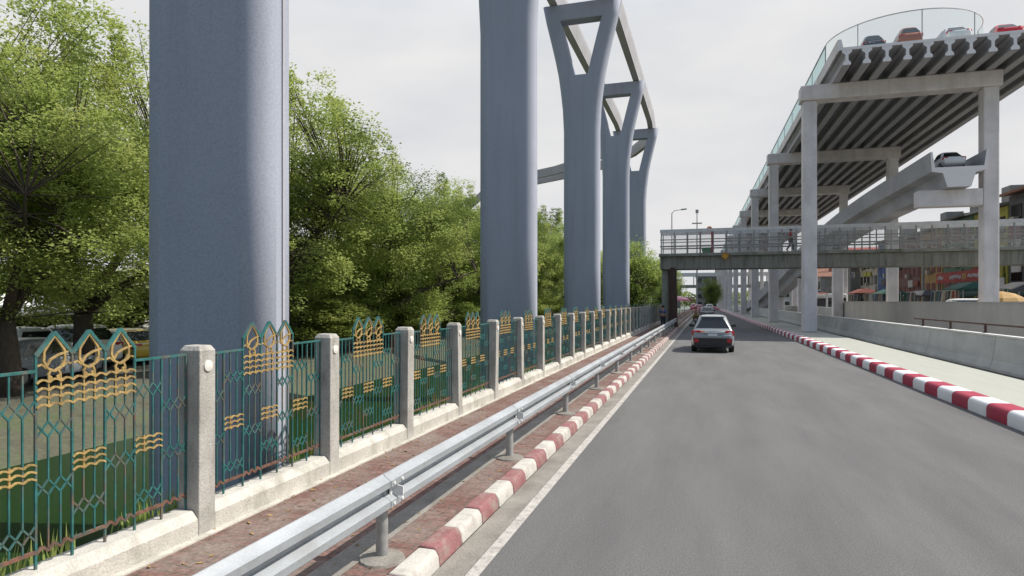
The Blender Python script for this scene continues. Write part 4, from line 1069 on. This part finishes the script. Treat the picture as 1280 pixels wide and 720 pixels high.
def stall(label, x, y, c, h=2.9, w=4.0):
    t = thing('market_stall', label, 'stall', RW(x, y, 0), AR, 'market stalls behind the wall')
    for px in (-1.2, 1.2):
        for py in (-w/2 + .2, w/2 - .2):
            m = MB(); m.box(px - .04, px + .04, py - .04, py + .04, 0, h); m.build('leg', M['post_steel'], t)
    m = MB(); m.loft([[(-1.6, -w/2, h), (1.6, -w/2, h), (1.6, w/2, h), (-1.6, w/2, h)], [(-1.6, -w/2, h + .12), (1.6, -w/2, h + .12), (1.6, w/2, h + .12), (-1.6, w/2, h + .12)], [(-.3, -w*.4, h + .7), (.3, -w*.4, h + .7), (.3, w*.4, h + .7), (-.3, w*.4, h + .7)]])
    m.build('canopy', c, t)
    m = MB(); m.box(-1.1, 1.1, -w/2 + .3, w/2 - .3, .75, .9); m.build('counter', cols['cream'], t)
    m = MB(); rnd = random.Random(int(x*10 + y))
    for k in range(9):
        px, py = rnd.uniform(-1, 1), rnd.uniform(-w*.4, w*.4); s = rnd.uniform(.12, .25); m.box(px - s, px + s, py - s, py + s, .904 + k*.0007, .904 + s*2)
    m.build('goods', cols['red'] if int(y) % 2 else cols['cream'], t)
for i, (x, y, c, lab) in enumerate([(22.5, 48, 'teal', 'green canopied market stall nearest the right edge'), (23.5, 56, 'dgrey', 'dark canopied market stall beside the green one'), (23.5, 66, 'teal', 'green canopied market stall below the red sign'), (23.0, 76, 'dgrey', 'dark canopied market stall left of the tall column'),
                                    (22.5, 87, 'teal', 'teal market stall in the middle of the yard'), (22.0, 97, 'rust', 'rust red canopied market stall in the yard'), (21.5, 107, 'dgrey', 'grey black canopied market stall farther in the yard'), (20.5, 118, 'rust', 'rust red canopied market stall at the far end of the yard')]):
    stall(lab, x, y, cols[c], 2.7 + .25*(i % 3))
def parasol(label, x, y, c):
    t = thing('parasol', label, 'parasol', RW(x, y, 0), AR)
    m = MB(); m.cyl((0, 0, 0), (0, 0, 1), .03, 2.35, 8); m.build('pole', M['post_steel'], t)
    m = MB(); m.lathe([(1.35, 2.2), (1.2, 2.42), (.7, 2.7), (.05, 2.85)], 10); m.build('canopy', c, t)
parasol('yellow orange parasol showing above the grey wall left of the tall column', 18.6, 47.5, cols['orange'])
for (x, y, c, lab) in [(-3.5, 84, 'pink', 'pink parasol of a sidewalk vendor far beyond the footbridge'), (-3.3, 97, 'rust', 'red parasol of a sidewalk vendor behind the pink one')]:
    parasol(lab, x*CR + y*SR, y*CR - x*SR, M['pink'] if c == 'pink' else cols['rust'])
for x, y, c, lab in [(17.8, 37.2, 'white', 'white van parked behind the grey wall at the right edge'), (20.6, 41.5, 'silver', 'silver van parked behind the grey wall near the right edge')]:
    car(lab, M[c], RW(x, y, 0), AR + rad(70), 'van', 1.9, 4.9, 2.5, None, name='van', rear_detail=False)
car('white van parked by the stalls left of the tall viaduct column', M['white'], RW(19.5, 55.5, 0), AR + rad(80), 'van', 1.9, 4.9, 2.4, None, name='van', rear_detail=False)
def pole(label, x, y, h):
    t = thing('utility_pole', label, 'pole', RW(x, y, 0), AR)
    m = MB(); m.box(-.13, .13, -.13, .13, 0, h); m.build('post', M['fence_post'], t)
    for z in (h - .5, h - 1.5):
        m = MB(); m.box(-1.1, 1.1, -.05, .05, z, z + .12)
        for q in (-1, -.5, .5, 1): m.cyl((q, 0, z + .12), (0, 0, 1), .04, .15, 6)
        m.build('crossarm', M['post_steel'], t)
    m = MB(); m.lathe([(.25, h - 3.4), (.28, h - 3.3), (.28, h - 2.5), (.2, h - 2.4)], 10, c=(.45, 0, 0)); m.build('transformer', M['post_steel'], t)
PL = [('utility pole nearest the right edge of the market yard', 27.5, 60, 9.6), ('utility pole in front of the brown shuttered shops', 27.0, 90, 9.6), ('utility pole at the far end of the market row', 25.5, 122, 9.6)]
for q in PL: pole(*q)
m = MB()
for z in (8.35, 9.35):
    for dx in (-1, -.5, .5, 1):
        pts = []
        for (a, b) in (((27.8, 30), (27.5, 60)), ((27.5, 60), (27.0, 90)), ((27.0, 90), (25.5, 122)), ((25.5, 122), (24, 150))):
            for q in range(8):
                u = q/8; pts.append(RW(a[0] + (b[0] - a[0])*u + dx, a[1] + (b[1] - a[1])*u, z - 1.6*u*(1 - u)))
        m.tube(pts, .018, 4)
tag(m.build('power_lines', M['black']), 'sagging black power lines along the market row of poles', 'wires')
def clothes_rack(label, x, y, seed):
    t = thing('clothes_rack', label, 'rack', RW(x, y, 0), AR, 'racks of goods in the market yard'); rnd = random.Random(seed)
    m = MB(); m.tube([(0, -1.3, 0), (0, -1.3, 3.1), (0, 1.3, 3.1), (0, 1.3, 0)], .03, 6); m.build('rail', M['post_steel'], t)
    for k in range(11):
        yy = -1.2 + .235*k; L_ = rnd.uniform(.8, 1.7); m = MB(); w_ = rnd.uniform(.14, .25)
        m.hull8([(-w_*1.2, yy - .05, 3.05 - L_), (w_*1.2, yy - .05, 3.05 - L_), (w_*1.2, yy + .05, 3.05 - L_), (-w_*1.2, yy + .05, 3.05 - L_), (-w_*.6, yy - .03, 3.06), (w_*.6, yy - .03, 3.06), (w_*.6, yy + .03, 3.06), (-w_*.6, yy + .03, 3.06)])
        m.build('garment', cols[rnd.choice(['dgrey', 'rust', 'blue', 'cream', 'green', 'dgrey', 'teal', 'white', 'grey'])], t)
for i, (x, y) in enumerate([(20.2, 52), (20.0, 60.5), (20.2, 63.8), (20.0, 70.5), (19.8, 74), (19.8, 81), (19.6, 84.5), (19.4, 92), (19.2, 102)]):
    clothes_rack(ORD[i] + ' rack of hanging goods showing above the grey wall', x, y, i)
def bus():
    t = thing('bus', 'white minibus with black windows beyond the end of the grey wall', 'bus', RW(15.9, 86, 0), AR)
    m = MB(); m.extr([(-1.1, .35), (1.1, .35), (1.15, 1.2), (1.1, 2.9), (.9, 3.1), (-.9, 3.1), (-1.1, 2.9), (-1.15, 1.2)], -3.4, 3.4); m.build('body', M['white'], t, smooth=30, bevel=.08)
    m = MB(); m.box(-.95, .95, -3.425, -3.38, 1.5, 2.6); m.build('rear_window', M['carglass'], t, bevel=.03)
    for sx in (-1, 1):
        m = MB(); m.box(sx*1.13 - .03, sx*1.13 + .03, -3.0, 2.9, 1.55, 2.55); m.build('side_window', M['carglass'], t)
        m = MB(); m.box(sx*.9 - .12, sx*.9 + .12, -3.43, -3.39, .8, 1.25); m.build('tail_light', M['redlens'], t)
        for y in (-2.1, 2.2):
            m = MB(); m.lathe([(.2, -.13), (.42, -.13), (.45, 0), (.42, .13), (.2, .13)], 16, c=(sx*1.03, y, .45), axis='x'); m.build('wheel', M['tyre'], t)
bus()
def lamp(label, loc, h=10.5, rz=0):
    t = thing('street_lamp', label, 'street lamp', loc, rz)
    m = MB(); m.tube([(0, 0, 0), (0, 0, h*.6), (0, 0, h - .3), (.25, 0, h - .05), (.9, 0, h)], [.07, .055, .04, .03, .025], 8); m.build('pole', M['post_steel'], t, smooth=50)
    m = MB(); m.hull8([(.8, -.1, h - .04), (1.35, -.1, h), (1.35, .1, h), (.8, .1, h - .04), (.8, -.08, h + .06), (1.3, -.08, h + .1), (1.3, .08, h + .1), (.8, .08, h + .06)]); m.build('lamp_head', M['post_steel'], t)
lamp('slim street lamp rising beyond the left end of the footbridge', (-3.2, 61, .15))
m = MB(); m.tube([(0, 0, 0), (0, 0, 24)], [.3, .12], 6); m.box(-1.2, 1.2, -.08, .08, 21.3, 21.6); m.box(-.5, .5, -.08, .08, 19.5, 19.75); m.box(-.35, .35, -.3, .3, 24.0, 24.8)
tag(m.build('antenna_mast', M['post_steel'], None, (-2.6, 165, 0)), 'thin distant antenna mast rising above the footbridge', 'mast')
def far_bridge():
    t = thing('far_footbridge', 'distant white roofed footbridge crossing the end of the road', 'footbridge', (-9, 195, 0))
    m = MB(); m.box(0, 30, -1, 1, 6.0, 6.9); m.build('girder', M['footbridge_slab'], t)
    m = MB(); m.box(0, 30, -1.3, 1.3, 9.4, 10.4); m.build('roof', M['tentwhite'], t)
    for x in range(0, 31, 5):
        m = MB(); m.box(x - .1, x + .1, -1, 1, 6.9, 9.4); m.build('roof_post', M['rail_grey'], t)
    m = MB(); m.box(.3, 1.3, -.6, .6, 0, 6.0); m.build('support_column', M['footbridge_slab'], t)
far_bridge()
def block(label, x, y, w, d, h, wall, rows, cols_):
    t = thing('distant_building', label, 'building', (x, y, -.4), 0)
    m = MB(); m.box(0, w, 0, d, 0, h); m.build('wall', wall, t)
    m = MB(); m.box(-.3, w + .3, -.3, d + .3, h + .003, h + .4); m.build('roof', roof_g, t)
    wn = None
    for r in range(rows):
        for c in range(cols_):
            if wn is None: m = MB(); m.box(-.7, .7, -.04, .02, -.7, .7); wn = m.build('window', glassd, t); o = wn
            else: o = wn.copy(); COL.objects.link(o)
            o.location = (w*(c + .5)/cols_, -.01, h*(r + .55)/rows)
block('low white building across the canal behind the parked cars', -52, 28, 16, 10, 4.2, cols['white'], 1, 6)
block('cream building across the canal deep behind the trees', -50, 62, 18, 10, 6.5, cols['cream'], 2, 6)
block('grey distant block behind the far footbridge', -4, 232, 12, 10, 11, cols['grey'], 4, 5)
block('white distant block right of the far road end', 14, 238, 16, 10, 9, cols['white'], 3, 6)
def tent(label, loc, rz):
    t = thing('canopy_tent', label, 'tent', loc, rz)
    for x in (-2.6, 2.6):
        for y in (-1.9, 1.9):
            m = MB(); m.cyl((x, y, 0), (0, 0, 1), .04, 2.1, 8); m.build('leg', M['post_steel'], t)
    m = MB(); m.loft([[(-3, -2.2, 2.0), (3, -2.2, 2.0), (3, 2.2, 2.0), (-3, 2.2, 2.0)], [(-3, -2.2, 2.15), (3, -2.2, 2.15), (3, 2.2, 2.15), (-3, 2.2, 2.15)], [(-2.2, -.1, 2.95), (2.2, -.1, 2.95), (2.2, .1, 2.95), (-2.2, .1, 2.95)]]); m.build('tent_roof', M['tentwhite'], t)
tent('white canopy tent behind the cars parked across the canal', (-31, 20.5, -.4), rad(70))

# ------------------------------------------------------------------ sky, sun, camera
EL, AZ = rad(52), rad(14)            # azimuth measured from +X towards +Y
D = Vector((math.cos(EL)*math.cos(AZ), math.cos(EL)*math.sin(AZ), math.sin(EL)))
sun = bpy.data.lights.new('sun', 'SUN'); sun.energy = 4.1; sun.angle = rad(.5); sun.color = (1.0, .945, .86)
so = bpy.data.objects.new('sun', sun); COL.objects.link(so); so.location = (40, 0, 60)
so.rotation_euler = D.to_track_quat('Z', 'Y').to_euler()
w = bpy.data.worlds.new('World'); SC.world = w; w.use_nodes = True
N, L = w.node_tree.nodes, w.node_tree.links
bg = N['Background']; bg.inputs['Strength'].default_value = .10
sky = N.new('ShaderNodeTexSky'); sky.sky_type = 'NISHITA'; sky.sun_disc = False; sky.sun_elevation = EL; sky.sun_rotation = math.pi/2 - AZ
sky.air_density = 1.2; sky.dust_density = 1.5; sky.ozone_density = 1.5
tc = N.new('ShaderNodeTexCoord'); sep = N.new('ShaderNodeSeparateXYZ'); L.new(tc.outputs['Generated'], sep.inputs[0])
# pale cloud sheet, whole ahead; thinned unseen overhead and behind to blue the fill
mr = N.new('ShaderNodeMapRange'); mr.interpolation_type = 'SMOOTHSTEP'
mr.inputs['From Min'].default_value = .35; mr.inputs['From Max'].default_value = .85; mr.inputs['To Min'].default_value = 1.0; mr.inputs['To Max'].default_value = .30
L.new(sep.outputs['Z'], mr.inputs['Value'])
mry = N.new('ShaderNodeMapRange'); mry.interpolation_type = 'SMOOTHSTEP'
mry.inputs['From Min'].default_value = -.6; mry.inputs['From Max'].default_value = .15; mry.inputs['To Min'].default_value = .06; mry.inputs['To Max'].default_value = 1.0
L.new(sep.outputs['Y'], mry.inputs['Value'])
mul = N.new('ShaderNodeMath'); mul.operation = 'MULTIPLY'; L.new(mr.outputs[0], mul.inputs[0]); L.new(mry.outputs[0], mul.inputs[1])
mp = N.new('ShaderNodeMapping'); mp.inputs['Scale'].default_value = (1.6, 1.6, 5.0); L.new(tc.outputs['Generated'], mp.inputs[0])
nz = N.new('ShaderNodeTexNoise'); nz.inputs['Scale'].default_value = 2.2; nz.inputs['Detail'].default_value = 6; L.new(mp.outputs[0], nz.inputs[0])
cr = ramp(N, [(.3, (.89, .915, .96)), (.7, (1.09, 1.08, 1.075))]); L.new(nz.outputs['Fac'], cr.inputs[0])
mx = N.new('ShaderNodeMix'); mx.data_type = 'RGBA'; L.new(mul.outputs[0], mx.inputs[0]); L.new(sky.outputs[0], mx.inputs[6])
mz = N.new('ShaderNodeMapRange'); mz.interpolation_type = 'SMOOTHSTEP'  # unseen cloud overhead brightened to raise the fill light
mz.inputs['From Min'].default_value = .34; mz.inputs['From Max'].default_value = .9; mz.inputs['To Min'].default_value = 5.9; mz.inputs['To Max'].default_value = 15.0
L.new(sep.outputs['Z'], mz.inputs['Value'])
vs = N.new('ShaderNodeVectorMath'); vs.operation = 'SCALE'; L.new(cr.outputs[0], vs.inputs[0]); L.new(mz.outputs[0], vs.inputs['Scale'])
L.new(vs.outputs[0], mx.inputs[7])
L.new(mx.outputs[2], bg.inputs['Color'])
cam = bpy.data.cameras.new('camera'); co = bpy.data.objects.new('camera', cam); COL.objects.link(co)
co.location = (0, 0, 2.25); co.rotation_euler = (rad(90), 0, math.atan(245/800))
cam.sensor_width = 36; cam.lens = 22.5; cam.shift_y = 16/1280; cam.clip_end = 6000; cam.clip_start = .05
SC.camera = co
SC.view_settings.view_transform = 'Standard'; SC.view_settings.look = 'None'; SC.view_settings.exposure = 0.38; SC.view_settings.gamma = 1.0; SC.view_settings.use_curve_mapping = False
